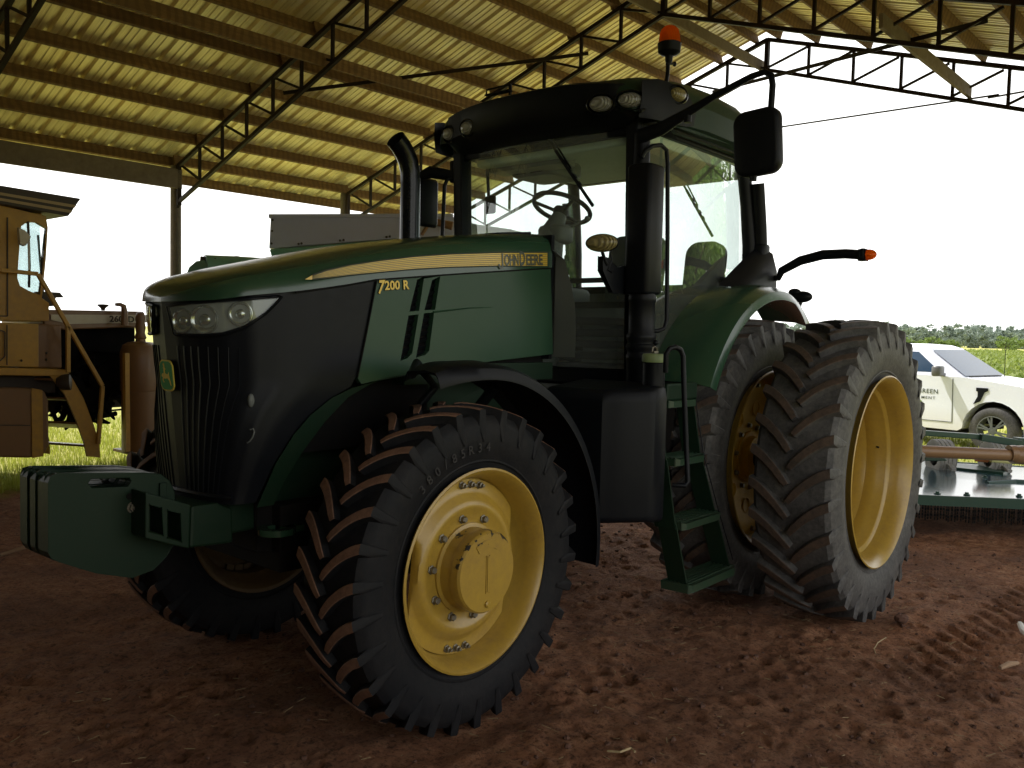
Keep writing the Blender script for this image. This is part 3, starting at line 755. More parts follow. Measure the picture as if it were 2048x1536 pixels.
# ---- headlights: housing, reflectors, clear cover
def headlight(s):
    top = [(.085,1.853),(.18,1.860),(.32,1.870),(.44,1.879),(.55,1.888),(.64,1.898),(.695,1.905)]
    bot = [(.130,1.732),(.21,1.730),(.32,1.730),(.43,1.738),(.54,1.770),(.63,1.832),(.695,1.899)]
    def row(f, off): 
        r = []
        for i in range(25):
            q = i/24*6; a = int(min(q,5)); w = q-a
            tu, tz_ = (top[a][k]*(1-w)+top[a+1][k]*w for k in (0,1)); bu, bz_ = (bot[a][k]*(1-w)+bot[a+1][k]*w for k in (0,1))
            r.append(G(tu+(bu-tu)*f, tz_+(bz_-tz_)*f, s, off))
        return r
    mb = MB(); mb.loft([row(k/6, .003) for k in range(7)])
    H = obj('headlight', mb, LAMPH, T, smooth=60)
    mb = MB()
    for u, z, r in ((.195,1.790,.052),(.335,1.797,.060),(.515,1.825,.050)):
        c = Vector(G(u,z,s,.008)); n = (Vector(G(u,z,s,.03))-Vector(G(u,z,s,0))).normalized()
        mb.lathe([(r*1.06,-.004),(r*1.04,.006),(r*.98,.007),(r*.92,.001),(r*.75,-.006),(r*.45,-.008),(r*.40,.002),(r*.22,.006),(0,.007)], c, n, 28)
    obj('reflector', mb, CHROME, H, smooth=60)
    mb = MB(); mb.loft([row(k/6, .020) for k in range(7)]); obj('cover', mb, LAMP_GLASS, H, smooth=60)
    mb = MB()
    e = row(0,.014) ; f = row(1,.014)[::-1]; mb.tube(e+f[1:]+[e[0]], .009, 6, cap=False); obj('bezel', mb, BLACK, H, smooth=60)
    return H
headlight(1); headlight(-1)

# ---- badge on the nose: green shield, yellow border, leaping deer
BY = paint('badge_green', (.02,.22,.06), .5, (.1,.1,.06), .05, coat=0, spec=.1); BYE = paint('badge_yellow', (.55,.44,.07), .5, (.3,.2,.05), .15, coat=0, spec=.1)
def shield(sc, dx):
    a = [(-.5,-.32),(-.40,-.44),(-.25,-.5),(.25,-.5),(.40,-.44),(.5,-.32),(.5,.32),(.40,.44),(.25,.5),(-.25,.5),(-.40,.44),(-.5,.32)]
    return [(BX+dx+ (p[1]*.138*sc)*.10, p[0]*.118*sc, 1.548+p[1]*.138*sc) for p in a]
BX = .9360
mb = MB(); mb.prism(shield(1, .008), (.005,0,0), 0); B = obj('badge', mb, BYE, GR, smooth=None)
mb = MB(); mb.prism(shield(.91, .0125), (.002,0,0), 0); obj('badge_field', mb, BY, B, smooth=None)
deer = [(-.36,.02),(-.30,.07),(-.20,.06),(-.16,.12),(-.17,.22),(-.20,.27),(-.15,.30),(-.19,.38),(-.16,.44),(-.13,.36),(-.10,.44),(-.08,.35),(-.07,.27),(-.01,.24),(-.02,.20),(-.07,.19),(-.06,.08),(.10,.04),(.20,.06),(.27,.12),(.26,.03),(.34,-.16),(.42,-.36),(.36,-.33),(.25,-.16),(.13,-.10),(.02,-.10),(-.06,-.12),(-.20,-.10),(-.26,-.18),(-.20,-.25),(-.24,-.26),(-.33,-.17),(-.28,-.06),(-.38,-.05)]
# seen from the front the animal leaps to the viewer's left (towards the tractor's right)
mb = MB(); mb.prism([(BX+.0150+ p[1]*.0138*.85, p[0]*.098, 1.548+p[1]*.124) for p in deer], (.0015,0,0)); obj('deer_emblem', mb, BYE, B, smooth=None)

# ---- rear side panel with louvres, and the arch over the front wheel
yP = .459
def side_panel(s):
    y = s*yP
    out = [(.142,2.008),(-.453,2.078),(-1.20,2.160),(-1.243,1.650),(-.444,1.594),(-.12,1.561),(.049,1.540),(.225,1.512),(.252,1.544)]
    slots = [[(834,559),(848,553),(838,621),(819,623)],[(817,631),(837,629),(824,707),(814,717),(801,721)],[(862,560),(873,555),(866,619),(849,620)],[(848,627),(863,626),(854,702),(848,710),(832,715)]]
    sl3 = [[(-.212,y,1.987),(-.276,y,1.998)]]
    SL3 = [[(-0.119,0.459,2.026),(-0.167,0.459,2.044),(-0.136,0.459,1.872),(-0.072,0.459,1.865)],[(-0.066,0.459,1.845),(-0.133,0.459,1.852),(-0.093,0.459,1.657),(-0.060,0.459,1.632),(-0.017,0.459,1.622)],[(-0.223,0.459,2.030),(-0.280,0.459,2.052),(-0.248,0.459,1.881),(-0.174,0.459,1.876)],[(-0.171,0.459,1.859),(-0.241,0.459,1.866),(-0.210,0.459,1.669),(-0.183,0.459,1.649),(-0.121,0.459,1.636)]]
    mb = MB(); mb.prism([(x,y,z) for x, z in out], (0,-.03*s,0), 0, holes=[[(p[0],y,p[2]) for p in h] for h in SL3])
    Pn = obj('side_panel', mb, GREEN_P, T, smooth=None, bevel=.004)
    mb = MB()
    for h in SL3:
        zs = [p[2] for p in h]; xs = [p[0] for p in h]; z = min(zs)-.03
        while z < max(zs)+.03:
            xa, xb = min(xs)-.01, max(xs)+.01
            mb.bar((xa, y-.028*s, z+.025), (xb, y-.028*s, z), .004, .022, up=(0,.6*s,.8)); z += .034
    obj('louvre', mb, BLACK, Pn, smooth=None)
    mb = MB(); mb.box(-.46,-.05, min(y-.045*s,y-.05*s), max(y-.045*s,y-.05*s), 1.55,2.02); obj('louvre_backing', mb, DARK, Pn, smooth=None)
    # moulded crease across the panel
    mb = MB(); mb.tube([(-0.234,0.459,1.868)if s>0 else (-.33,y,1.82), (-0.508,0.459,1.899) if s>0 else (-.6,y,1.85), (-0.688,0.459,1.909) if s>0 else (-.8,y,1.87)], [.006,.004,.001], 6); obj('panel_crease', mb, GREEN_P, Pn, smooth=60)
    return Pn
side_panel(1); side_panel(-1)
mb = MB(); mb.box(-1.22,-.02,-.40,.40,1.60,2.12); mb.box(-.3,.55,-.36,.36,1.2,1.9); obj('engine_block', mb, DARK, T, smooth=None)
def arch(s):
    o = [(.225,1.514),(.279,1.498),(.394,1.455),(.503,1.381),(.583,1.297),(.657,1.172),(.70,1.045),(.725,.98)]
    i = [(-.151,1.559),(.049,1.544),(.175,1.512),(.30,1.455),(.42,1.345),(.53,1.205),(.60,1.08),(.64,.98)]
    yy = lambda z: s*float(np.interp(z, [1.0,1.25,1.5,1.6], [.36,.42,.459,.459]))
    mb = MB(); mb.loft([[(x,yy(z)+.004*s,z) for x, z in o], [(x,yy(z)+.004*s,z) for x, z in i], [(x-.02,yy(z)-.24*s,z-.02) for x, z in i]])
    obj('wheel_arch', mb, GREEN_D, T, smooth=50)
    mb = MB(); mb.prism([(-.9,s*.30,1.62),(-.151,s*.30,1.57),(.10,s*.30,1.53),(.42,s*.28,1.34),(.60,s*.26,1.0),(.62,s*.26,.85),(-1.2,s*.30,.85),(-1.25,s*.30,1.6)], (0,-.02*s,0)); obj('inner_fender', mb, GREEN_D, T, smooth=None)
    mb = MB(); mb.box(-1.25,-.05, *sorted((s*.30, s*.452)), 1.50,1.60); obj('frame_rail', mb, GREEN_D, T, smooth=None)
arch(1); arch(-1)

# ---- yellow stripe and lettering on both sides of the hood
def stripe(s):
    up = [(0.549,0.462,1.986),(0.512,0.462,2.006),(0.445,0.462,2.031),(0.304,0.462,2.066),(0.125,0.462,2.101),(-0.101,0.462,2.139),(-0.346,0.462,2.172),(-0.737,0.462,2.214),(-1.161,0.462,2.251)]
    lo = [(0.549,0.462,1.984),(0.512,0.462,1.986),(0.445,0.462,1.996),(0.304,0.462,2.019),(0.124,0.462,2.045),(-0.102,0.462,2.076),(-0.348,0.462,2.104),(-0.740,0.462,2.140),(-1.164,0.462,2.170)]
    mb = MB(); mb2 = MB()
    mb.loft([[(x,s*.4605,z) for x,y,z in up],[(x,s*.4605,z) for x,y,z in lo]])
    st = obj('stripe', mb, STRIPE, T, smooth=None)
    for f in [k/7 for k in range(8)]:
        edge = f in (0,1)
        mb2.tube([(u[0]+(l[0]-u[0])*f, s*.4612, u[2]+(l[2]-u[2])*f) for u, l in zip(up[1:],lo[1:])], .0032 if edge else .0011, 4)
    obj('pinstripe', mb2, [LETTER][0], st, smooth=None)
    u = (-1,0,.085) if s > 0 else (1,0,-.085); vv = (.085,0,1)
    o1 = (-0.725,0.463,2.140) if s > 0 else (-1.17,-.4635,2.185)
    L = obj('name_lettering', MB(), LETTER, T, smooth=None) if False else None
    mb = MB(); x = Vector(o1); uu = Vector(u).normalized()
    un, vn = Vector(u).normalized(), Vector(vv).normalized()
    jp = [(.62,1),(.86,1),(.86,.22),(.74,.05),(.50,0),(.24,.02),(.08,.14),(.0,.30),(.22,.36),(.30,.22),(.46,.17),(.58,.22),(.62,.34)]
    mb.prism([x + un*(p[0]*.050) + vn*(p[1]*.088-.020) for p in jp], un.cross(vn)*.0005); x = x + un*.052
    for body, h, w in (('OHN',.062,.124),('D',.080,.048),('EERE',.062,.152)):
        text_on(mb, body, x, u, vv, width=w, height=h, bold=.026, space=.95, lift=.0005); x = x + un*(w + .010)
    obj('name_lettering', mb, LETTER, st, smooth=None)
    mb = MB(); mb3 = MB()
    o2 = (0.133,0.463,1.953) if s > 0 else (-.19,-.4635,1.93)
    x = Vector(o2)
    for body, h, sh in (('7',.066,.25),('200',.045,.0),(' R',.045,.0)):
        vs, fs = text_geo(body, 1.0, bold=.02); xs = [p[0] for p in vs]; sc = h/.70; w = (max(xs)-min(xs))*sc*(1.0 if body != '200' else 1.02)
        dz = -.012 if body == '7' else .005
        dx = .020 if body == ' R' else 0
        text_on(mb, body, x + uu*dx + Vector((0,.0012*s,dz)), u, vv, width=w, height=h, bold=.028, shear=sh)
        text_on(mb3, body, x + uu*(dx-.003) + Vector((0,0,dz-.003)), u, vv, width=w+.006, height=h+.006, bold=.07, shear=sh); x = x + uu*(w + dx + (-.006 if body == '7' else .004))
    L = obj('model_lettering', mb, LETTER_Y, T, smooth=None)
    obj('letter_outline', mb3, BLACK, L, smooth=None)
stripe(1); stripe(-1)
for s in (1,-1):
    mb = MB(); mb.tube([(x, s*.4595, z-.004) for x, z in ((-1.20,2.165),(-.453,2.082),(.142,2.012),(.355,1.969),(.599,1.929))], .0045, 5); mb.tube([(.142,s*.4605,2.010),(.19,s*.4605,1.80),(.252,s*.4605,1.544)], .0045, 5); obj('panel_gap', mb, DARK, T, smooth=50)
# ---- front axle, chassis, weights
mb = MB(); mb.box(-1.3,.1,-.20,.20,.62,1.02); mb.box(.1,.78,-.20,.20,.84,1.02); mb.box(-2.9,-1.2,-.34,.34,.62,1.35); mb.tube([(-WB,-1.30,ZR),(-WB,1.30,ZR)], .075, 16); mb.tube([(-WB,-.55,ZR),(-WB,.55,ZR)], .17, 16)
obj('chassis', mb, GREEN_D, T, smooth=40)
mb = MB(); mb.tube([(0,-.80,ZF),(0,-.5,ZF),(0,-.25,ZF+.05),(0,.25,ZF+.05),(0,.5,ZF),(0,.80,ZF)], [.11,.10,.13,.13,.10,.11], 14); mb.tube([(-.14,-.7,ZF+.03),(-.14,.7,ZF+.03)], .03, 10); obj('front_axle', mb, GREEN_D, T, smooth=50)
mb = MB(); mb.box(.22,.60,-.36,.36,.66,.97); mb.prism([(.60,-.30,.97),(.66,-.26,.97),(.66,.26,.97),(.60,.30,.97)], (0,0,-.22)); obj('axle_support', mb, DARK, T, smooth=None, bevel=.03)
mb = MB(); mb.box(.40,.96,-.24,.24,.85,.985); obj('front_support', mb, GREEN_D, T, smooth=None, bevel=.012)
mb = MB()
# cast weight carrier: hollow cross bar, open at the ends
mb.prism([(1.177,0.270,1.092),(1.074,0.270,1.051),(0.981,0.270,1.013),(0.988,0.270,0.826),(1.085,0.270,0.865),(1.178,0.270,0.904)], (0,-.54,0), 0, holes=[[(1.161,0.270,1.039),(1.113,0.270,1.019),(1.106,0.270,0.908),(1.161,0.270,0.932)],[(1.085,0.270,1.005),(1.032,0.270,0.983),(1.026,0.270,0.867),(1.085,0.270,0.894)]])
obj('weight_carrier', mb, GREEN_D, T, smooth=None, bevel=.006)
mb = MB(); mb.prism([(0.978,0.265,1.006),(0.844,0.265,1.004),(0.781,0.265,0.971),(0.778,0.265,0.814),(0.985,0.265,0.827)], (0,-.53,0)); obj('carrier_bracket', mb, GREEN_D, T, smooth=None, bevel=.012)
# tow eye between carrier and wheel
mb = MB(); mb.lathe([(.085,-.014),(.085,.014),(.045,.014),(.045,-.014),(.085,-.014)], (.62,.36,.862), (0,0,1), 24); mb.box(.50,.60,.25,.40,.848,.876); obj('tow_eye', mb, GREEN, T, smooth=40)
outl = [(1.497,1.150),(1.485,1.172),(1.462,1.182),(1.12,1.150),(1.045,1.135),(1.005,1.10),(.985,1.05),(.975,.84),(1.02,.775),(1.08,.730),(1.17,.715),(1.32,.762),(1.46,.835),(1.488,.855),(1.499,.88)]
nW = 7; wd = .30/nW
for k in range(nW):
    yc = -.15 + wd*k; mb = MB(); dz = random.uniform(-.004,.004); dx = random.uniform(-.006,.006)
    out = [(x+dx,yc,z+dz) for x, z in outl]
    hand = [(1.345+dx,yc,1.128+dz),(1.335+dx,yc,1.146+dz),(1.18+dx,yc,1.134+dz),(1.172+dx,yc,1.118+dz),(1.185+dx,yc,1.098+dz),(1.33+dx,yc,1.110+dz)]
    mb.prism(out, (0,wd-.004,0), 0, holes=[hand])
    if k == nW-1:
        yf = yc + wd - .004
        mb.box(1.16,1.172,yf,yf+.006,.99,1.09); mb.box(1.03,1.06,yf,yf+.014,1.03,1.10); mb.box(1.10,1.15,yf,yf+.010,.955,1.045)
    obj('front_weight', mb, GREEN_D, T, smooth=None, bevel=.010, group='')
mb = MB()
for x, z in ((1.185,1.06),(1.125,1.02),(1.125,.975)): mb.lathe([(.014,0),(.014,.002),(0,.002)], (x,.1475,z), (0,1,0), 14)
obj('weight_hole', mb, DARK, T, smooth=None)
mb = MB(); mb.tube([(1.172,-.17,1.012),(1.172,.175,1.012)], .009, 8); mb.lathe([(.018,0),(.018,.016),(0,.016)], (1.172,.148,1.012), (0,1,0), 6); mb.lathe([(.024,0),(.024,.003),(0,.003)], (1.172,.1465,1.012), (0,1,0), 14); obj('weight_bolt', mb, STEEL, T, smooth=40)
# ---- exhaust stack on the right of the hood
mb = MB(); X0, Y0 = -.985, -.545
pts = [(X0,Y0,2.05),(X0,Y0,2.4),(X0,Y0,2.72),(X0+.004,Y0,2.80),(X0+.022,Y0,2.86),(X0+.052,Y0,2.91),(X0+.09,Y0,2.95),(X0+.135,Y0,2.985)]
mb.tube(pts, [.065]*8, 28, cap=False)
mb.tube([tuple(Vector(p)) for p in pts[::-1]], [.059]*len(pts), 20, mat=1, cap=False)
mb.tube([(X0,Y0,2.02),(X0,Y0,2.10)], .10, 24)
obj('exhaust_stack', mb, [BLACK_G, DARK], T, smooth=50)

# ---- air intake column at the left windscreen post
mb = MB(); cx, cy = -1.545, .885
mb.rbox((cx,cy,2.395), (.180,.165,.76), .030)
mb.lathe([(.083,1.30),(.083,1.62),(.088,1.635),(.088,1.655),(.080,1.665),(.080,1.68),(.090,1.695),(.090,1.715),(.080,1.725),(.080,1.74),(.089,1.755),(.089,1.775),(.078,1.79),(.078,1.97),(.082,1.975),(.082,2.0),(.076,2.02),(.076,2.05)], (cx,cy,0), (0,0,1), 32)
mb.tube([(cx,cy,1.42),(cx+.02,cy-.06,1.36),(cx+.04,cy-.3,1.34)], .085, 16)
obj('intake_column', mb, BLACK, T, smooth=40)
# work lamp on a bracket beside the column
mb = MB(); mb.prism([(-1.50,.80,2.02),(-1.50,.80,2.19),(-1.40,.80,2.17),(-1.30,.80,2.215),(-1.24,.80,2.22),(-1.245,.80,2.14),(-1.36,.80,2.02)], (0,-.03,0)); BK = obj('lamp_bracket', mb, BLACK, T, smooth=None, bevel=.006)
c = (-1.238,0.800,2.296); 
mb = MB(); axis_ = Vector((.94,.33,-.05)).normalized(); Mx = axis_.to_track_quat('Y','Z').to_matrix()
def oval(mb, c, a, b, prof, mat=0, n=36, Mx=Mx, mats=None):
    rings = [[Vector(c) + Mx @ Vector((a*k*cos(2*pi*j/n), h, b*k*sin(2*pi*j/n))) for j in range(n)] for k, h in prof]
    for i in range(len(rings)-1): mb.loft(rings[i:i+2], closed=True, mat=mats[i] if mats else mat)
oval(mb, c, .098, .052, [(.0,-.07),(.55,-.065),(.9,-.03),(1.0,0),(1.0,.012),(.95,.016)]); mb.tube([Vector(c)+Vector((0,0,-.05)), Vector(c)+Vector((-.03,0,-.10)), Vector(c)+Vector((-.05,0,-.12))], .010, 8)
mb.tube([Vector(c)+Vector((-.07,0,-.02)), Vector(c)+Vector((-.10,.0,-.09)), Vector(c)+Vector((-.06,0,-.15)), Vector(c)+Vector((-.10,0,-.16))], .006, 6)
L = obj('work_lamp', mb, BLACK, T, smooth=50)
mb = MB(); oval(mb, c, .098, .052, [(.95,.014),(.8,.026),(.5,.036),(0,.040)]); obj('lens', mb, LENS_Y, L, smooth=60)

# ---- cab frame: four posts, sills, roof rails, rear window frame
mb = MB()
def post(a, b_, w, d, up): mb.bar(a, b_, w, d, up=up)
for s in (1, -1):
    post((-1.715,s*.735,1.46), (-1.655,s*.735,3.10), .085, .11, (1,0,0))
    post((-1.70,s*.765,1.46), (-1.66,s*.765,3.08), .03, .05, (1,0,0))
    # rear posts are broad and curve inwards
    pp = [(-3.16,s*.80,2.16),(-3.15,s*.80,2.45),(-3.11,s*.785,2.75),(-3.05,s*.77,3.05)]
    mb.tube(pp, [.055,.055,.05,.05], 10)
    mb.bar((-1.66,s*.75,3.055), (-3.05,s*.77,3.055), .07, .05)
    mb.bar((-1.71,s*.74,1.48), (-2.15,s*.78,1.44), .08, .09)
mb.bar((-1.70,-.74,1.50), (-1.70,.74,1.50), .06, .10); mb.bar((-1.66,-.74,3.05), (-1.66,.74,3.05), .06, .11)
mb.bar((-3.10,-.78,3.055), (-3.10,.78,3.055), .08, .05); mb.bar((-3.16,-.80,2.14), (-3.16,.80,2.14), .07, .08)
CF = obj('cab_frame', mb, BLACK, T, smooth=40, bevel=.01)
# rear-left outer pillar that carries the rear mirror lamp
for s in (1,-1):
    mb = MB(); mb.tube([(-3.10,s*.865,2.90),(-3.16,s*.865,2.60),(-3.20,s*.865,2.30)], [.050,.054,.058], 12, flat=.8); mb.rbox((-3.19,s*.87,2.38), (.13,.10,.18), .03); obj('rear_pillar', mb, BLACK, T, smooth=40)
# floor, firewall and rear wall of the cab
mb = MB(); mb.box(-3.15,-1.68,-.74,.74,1.38,1.44); mb.box(-3.18,-3.12,-.78,.78,1.40,2.12)
mb.prism([(-2.15,.80,1.40),(-3.14,.80,1.40),(-3.14,.80,2.14),(-2.72,.80,2.02),(-2.42,.80,1.80)], (0,-.03,0)); mb.prism([(-2.15,-.80,1.40),(-3.14,-.80,1.40),(-3.14,-.80,2.14),(-2.72,-.80,2.02),(-2.42,-.80,1.80)], (0,.03,0))
obj('cab_tub', mb, GREYP, T, smooth=None, bevel=.01)
mb = MB(); mb.box(-3.0,-1.75,-.70,.70,1.445,1.455); mb.box(-1.735,-1.70,-.72,.72,1.44,1.56); obj('floor_mat', mb, DARK, T, smooth=None)

# ---- roof: rounded shell, front visor with lamps
def roof_sec(x, zt, w, zb, crown=.10):
    r = []
    for k in range(25):
        u = -1 + 2*k/24; y = w*u; e = abs(u)
        r.append((x - .10*u*u*(1 if x > -1.9 else -.2), y, zt - crown*e**2.2 - max(0, e-.86)**2*5.0))
    return [(r[0][0], r[0][1], zb)] + r + [(r[-1][0], r[-1][1], zb)]
mb = MB()
RS = [(-1.400,3.235,.80,3.10,.02),(-1.412,3.270,.82,3.09,.02),(-1.45,3.303,.84,3.075,.02),(-1.52,3.334,.86,3.065,.02),(-1.62,3.360,.875,3.06,.02),(-1.8,3.388,.89,3.06,.02),(-2.1,3.410,.90,3.06,.02),(-2.4,3.422,.905,3.07,.02),(-2.8,3.415,.90,3.09,.02),(-3.05,3.388,.88,3.10,.03),(-3.22,3.34,.86,3.12,.04),(-3.30,3.27,.83,3.14,.04)]
secs = [roof_sec(*q) for q in RS]; mb.loft(secs); mb.add(secs[0], [tuple(range(len(secs[0])))]); mb.add(secs[-1], [tuple(range(len(secs[-1])))[::-1]])
RF = obj('cab_roof', mb, ROOFG, T, smooth=50)
mb = MB()
# black visor band under the front edge with the work lights set in it
for s0 in (0,):
    fr = []
    for k in range(33):
        u = -1+2*k/32; y = .855*u; xf = -1.375 - .16*abs(u)**2.6 - (.25*max(0,abs(u)-.86)/.14)
        fr.append((xf, y))
    A = [(x, y, 3.292-.05*abs(y/.85)**3) for x, y in fr]; Bv = [(x-.005, y*1.0, 3.13-.03*abs(y/.85)**2) for x, y in fr]; Cv = [(x-.10, y*.985, 3.045) for x, y in fr]; Dv = [(min(x-.24,-1.66), y*.95, 3.025) for x, y in fr]
    mb.loft([[(x-.05,y,z+.022) for x,y,z in A], A, Bv, Cv, Dv])
VS = obj('roof_visor', mb, BLACK, T, smooth=50)
for s in (1,-1):
    mb = MB(); mb.loft([[(-1.50,s*.862,3.262),(-1.62,s*.900,3.292),(-1.8,s*.918,3.296),(-1.90,s*.924,3.285),(-1.98,s*.926,3.24)],[(-1.50,s*.868,3.16),(-1.62,s*.912,3.17),(-1.8,s*.932,3.18),(-1.92,s*.938,3.18),(-2.02,s*.938,3.17)],[(-1.50,s*.85,3.05),(-1.62,s*.892,3.055),(-1.8,s*.915,3.06),(-1.93,s*.922,3.07),(-2.02,s*.925,3.09)]]); obj('visor_corner', mb, BLACK, T, smooth=50)
mb = MB(); mb.box(-3.22,-1.66,-.86,.86,3.055,3.075); obj('roof_underside', mb, BLACK, T, smooth=None)
# side trim band below the roof edge (door header)
for s in (1,-1):
    mb = MB(); mb.loft([[(-1.90,s*.905,3.20),(-2.2,s*.938,3.225),(-2.8,s*.935,3.225),(-3.2,s*.90,3.21)],[(-1.85,s*.90,3.08),(-2.2,s*.932,3.09),(-2.8,s*.93,3.09),(-3.2,s*.895,3.09)],[(-1.85,s*.80,3.05),(-2.2,s*.82,3.05),(-2.8,s*.82,3.05),(-3.15,s*.80,3.05)]])
    obj('roof_side_trim', mb, ROOFG, T, smooth=50)
def rlamp(c, ax, mat, a=.070, b_=.046):
    Mx = Vector(ax).normalized().to_track_quat('Y','Z').to_matrix(); mb = MB()
    oval(mb, c, a*1.22, b_*1.28, [(1.08,-.03),(1.08,.006),(1.0,.010),(.93,.0),(.90,-.02)], Mx=Mx)
    H = obj('roof_light', mb, BLACK_G, T, smooth=50)
    mb = MB(); oval(mb, c, a, b_, [(1.0,-.012),(.97,.010),(.8,.024),(.5,.034),(0,.038)], Mx=Mx); obj('lens', mb, mat, H, smooth=60)
rlamp((-1.425,.63,3.145), (.90,.28,-.16), LENS_W); rlamp((-1.49,.795,3.155), (.72,.55,-.10), CHROME_L if False else LENS_W, .074, .043)
rlamp((-1.80,.930,3.235), (.30,.95,-.05), LENS_Y, .062, .042)
rlamp((-1.420,-0.461,3.153), (.90,-.10,-.16), LENS_W, .060, .044); rlamp((-1.470,-0.687,3.153), (.85,-.15,-.16), LENS_W, .056, .044)
rlamp((-1.80,-.905,3.235), (.30,-.95,-.05), LENS_Y, .062, .042)
# lamp bracket on the roof top and wiring box by the right post
mb = MB(); mb.box(-1.60,-1.56,-.44,-.22,3.395,3.405); mb.tube([(-1.58,-.44,3.40),(-1.58,-.44,3.44),(-1.58,-.22,3.44),(-1.58,-.22,3.40)], .007, 6); obj('roof_bracket', mb, BLACK, T, smooth=None)

# ---- beacon on a bent tube
mb = MB(); mb.tube([(-1.496,0.860,3.084),(-1.604,0.860,3.127),(-1.715,0.860,3.195),(-1.768,0.860,3.281),(-1.792,0.860,3.362),(-1.794,0.860,3.428),(-1.796,0.860,3.488)], .0125, 10); mb.tube([(-1.777,0.860,3.424), (-1.877,0.860,3.452)], .008, 8); mb.ell((-1.871,0.860,3.447), (.018,.012,.016), 8, 6); BP = obj('beacon_pole', mb, BLACK, T, smooth=50)
c0 = Vector((-1.803,0.860,3.478))
mb = MB(); mb.lathe([(.016,-.045),(.022,-.03),(.024,0),(.052,.010),(.068,.022),(.070,.055),(.072,.072),(.066,.076)], c0, (0,0,1), 36); BB = obj('beacon', mb, BLACK, T, smooth=45)
mb = MB(); mb.lathe([(.066,.074),(.064,.10),(.060,.13),(.052,.155),(.036,.172),(.018,.178),(0,.180)], c0, (0,0,1), 40); obj('lens', mb, AMBER, BB, smooth=60)
mb = MB(); mb.lathe([(.026,.074),(.024,.13),(0,.14)], c0, (0,0,1), 16); obj('lamp', mb, AMBER, BB, smooth=60)

# ---- mirror arms and mirrors
def mirror(s):
    P = lambda x, y, z: (x, s*y, z)
    mb = MB(); mb.tube([P(-1.60,.80,2.965),P(-1.62,.93,2.995),P(-1.63,1.08,3.06),P(-1.62,1.28,3.135),P(-1.60,1.50,3.195),P(-1.60,1.575,3.205),P(-1.60,1.612,3.18),P(-1.60,1.622,3.13),P(-1.60,1.618,3.0)], [.045,.040,.028,.019,.017,.017,.017,.017,.017], 12)
    mb.tube([P(-1.63,1.10,3.06),P(-1.63,1.10,3.01)], .022, 8); mb.tube([P(-1.64,.79,2.99),P(-1.64,.79,2.78)], .05, 12)
    A = obj('mirror_arm', mb, BLACK, T, smooth=50)
    M = Matrix.Rotation(radians(90), 3, 'Y') @ Matrix.Rotation(radians(0), 3, 'Z')
    mb = MB(); sh = Matrix.Rotation(s*radians(4), 3, 'X')
    mb.rbox(P(-1.615,1.545,2.835), (.355,.262,.085), .065, M=sh @ M, k=5)
    Hh = obj('mirror', mb, BLACK, T, smooth=40, bevel=.008)
    mb = MB(); mb.rbox(P(-1.660,1.545,2.835), (.30,.215,.006), .05, M=sh @ M, k=5); obj('mirror_glass', mb, CHROME, Hh, smooth=40)
    mb = MB(); mb.tube([P(-1.61,1.53,2.70),P(-1.615,1.525,2.63)], .02, 8); obj('mirror_joint', mb, BLACK, Hh, smooth=40)
mirror(1)
# right-hand mirror seen edge on beyond the exhaust
mb = MB(); mb.tube([(-1.66,-.80,2.90),(-1.55,-.95,2.93),(-1.47,-1.10,2.87)], [.04,.045,.02], 10); mb.tube([(-1.47,-1.08,2.88),(-1.47,-1.09,2.82)], .03, 8); mb.rbox((-1.66,-.80,2.93), (.09,.06,.16), .02); obj('mirror_arm', mb, BLACK, T, smooth=50)
c = (-1.620,-1.067,2.729); mb = MB(); mb.rbox(c, (.36,.05,.22), .03, M=Matrix.Rotation(radians(90),3,'Y')); obj('mirror', mb, BLACK, T, smooth=40, bevel=.006)

# ---- grab rails
def rail(name, pts, r=.014, mat=BLACK): 
    mb = MB(); mb.tube(pts, r, 10); return obj(name, mb, mat, T, smooth=50)
rail('grab_rail', [(-1.528,0.860,2.821),(-1.548,0.870,2.861),(-1.597,0.890,2.896),(-1.677,0.900,2.915),(-1.742,0.900,2.897),(-1.760,0.900,2.811),(-1.789,0.900,2.362),(-1.809,0.900,1.873),(-1.782,0.900,1.820),(-1.723,0.890,1.803),(-1.685,0.860,1.805)], .0135)
rail('grab_rail', [(-1.642,-0.800,2.890),(-1.595,-0.820,2.874),(-1.576,-0.830,2.822),(-1.570,-0.830,2.650),(-1.560,-0.830,2.433)], .014)
# ladder hand rail
rail('hand_rail', [(-1.269,1.220,1.574),(-1.250,1.230,1.675),(-1.269,1.240,1.705),(-1.310,1.250,1.714),(-1.353,1.260,1.701),(-1.366,1.270,1.665),(-1.354,1.290,1.479),(-1.341,1.320,1.206),(-1.343,1.340,0.978),(-1.311,1.340,0.960),(-1.281,1.280,0.959)], .0145)

# ---- glass
def pane(name, quad, mat=GLASS, n=1):
    mb = MB(); mb.loft(quad); return obj(name, mb, mat, T, smooth=80)
ws = [[(-1.70+.03*0-.10*(abs(u)**2)+.09, u*.70, 1.56) for u in [k/8-1 for k in range(17)]], [(-1.66-.10*abs(u)**2+.09, u*.70, 3.03) for u in [k/8-1 for k in range(17)]]]
pane('windscreen', ws, GLASS_W)
for s in (1,-1):
    d0 = [(-1.72-(1.40)*k/10, s*(.765+.02*sin(k/10*pi)), 0) for k in range(11)]
    def zlo(x): return float(np.interp(-x, [1.7,2.1,2.4,2.7,3.13],[1.47,1.47,1.80,2.03,2.15]))
    pane('door_glass', [[(x,y,zlo(x)) for x,y,_ in d0],[(x+.05,y*.995,3.02) for x,y,_ in d0]], GLASS_D)
    # curved rear quarter glass
    q = [(-3.02+.0-.16*sin(k/6*pi/2)*1.0, s*(.80-.12*(1-cos(k/6*pi/2))), 0) for k in range(7)]
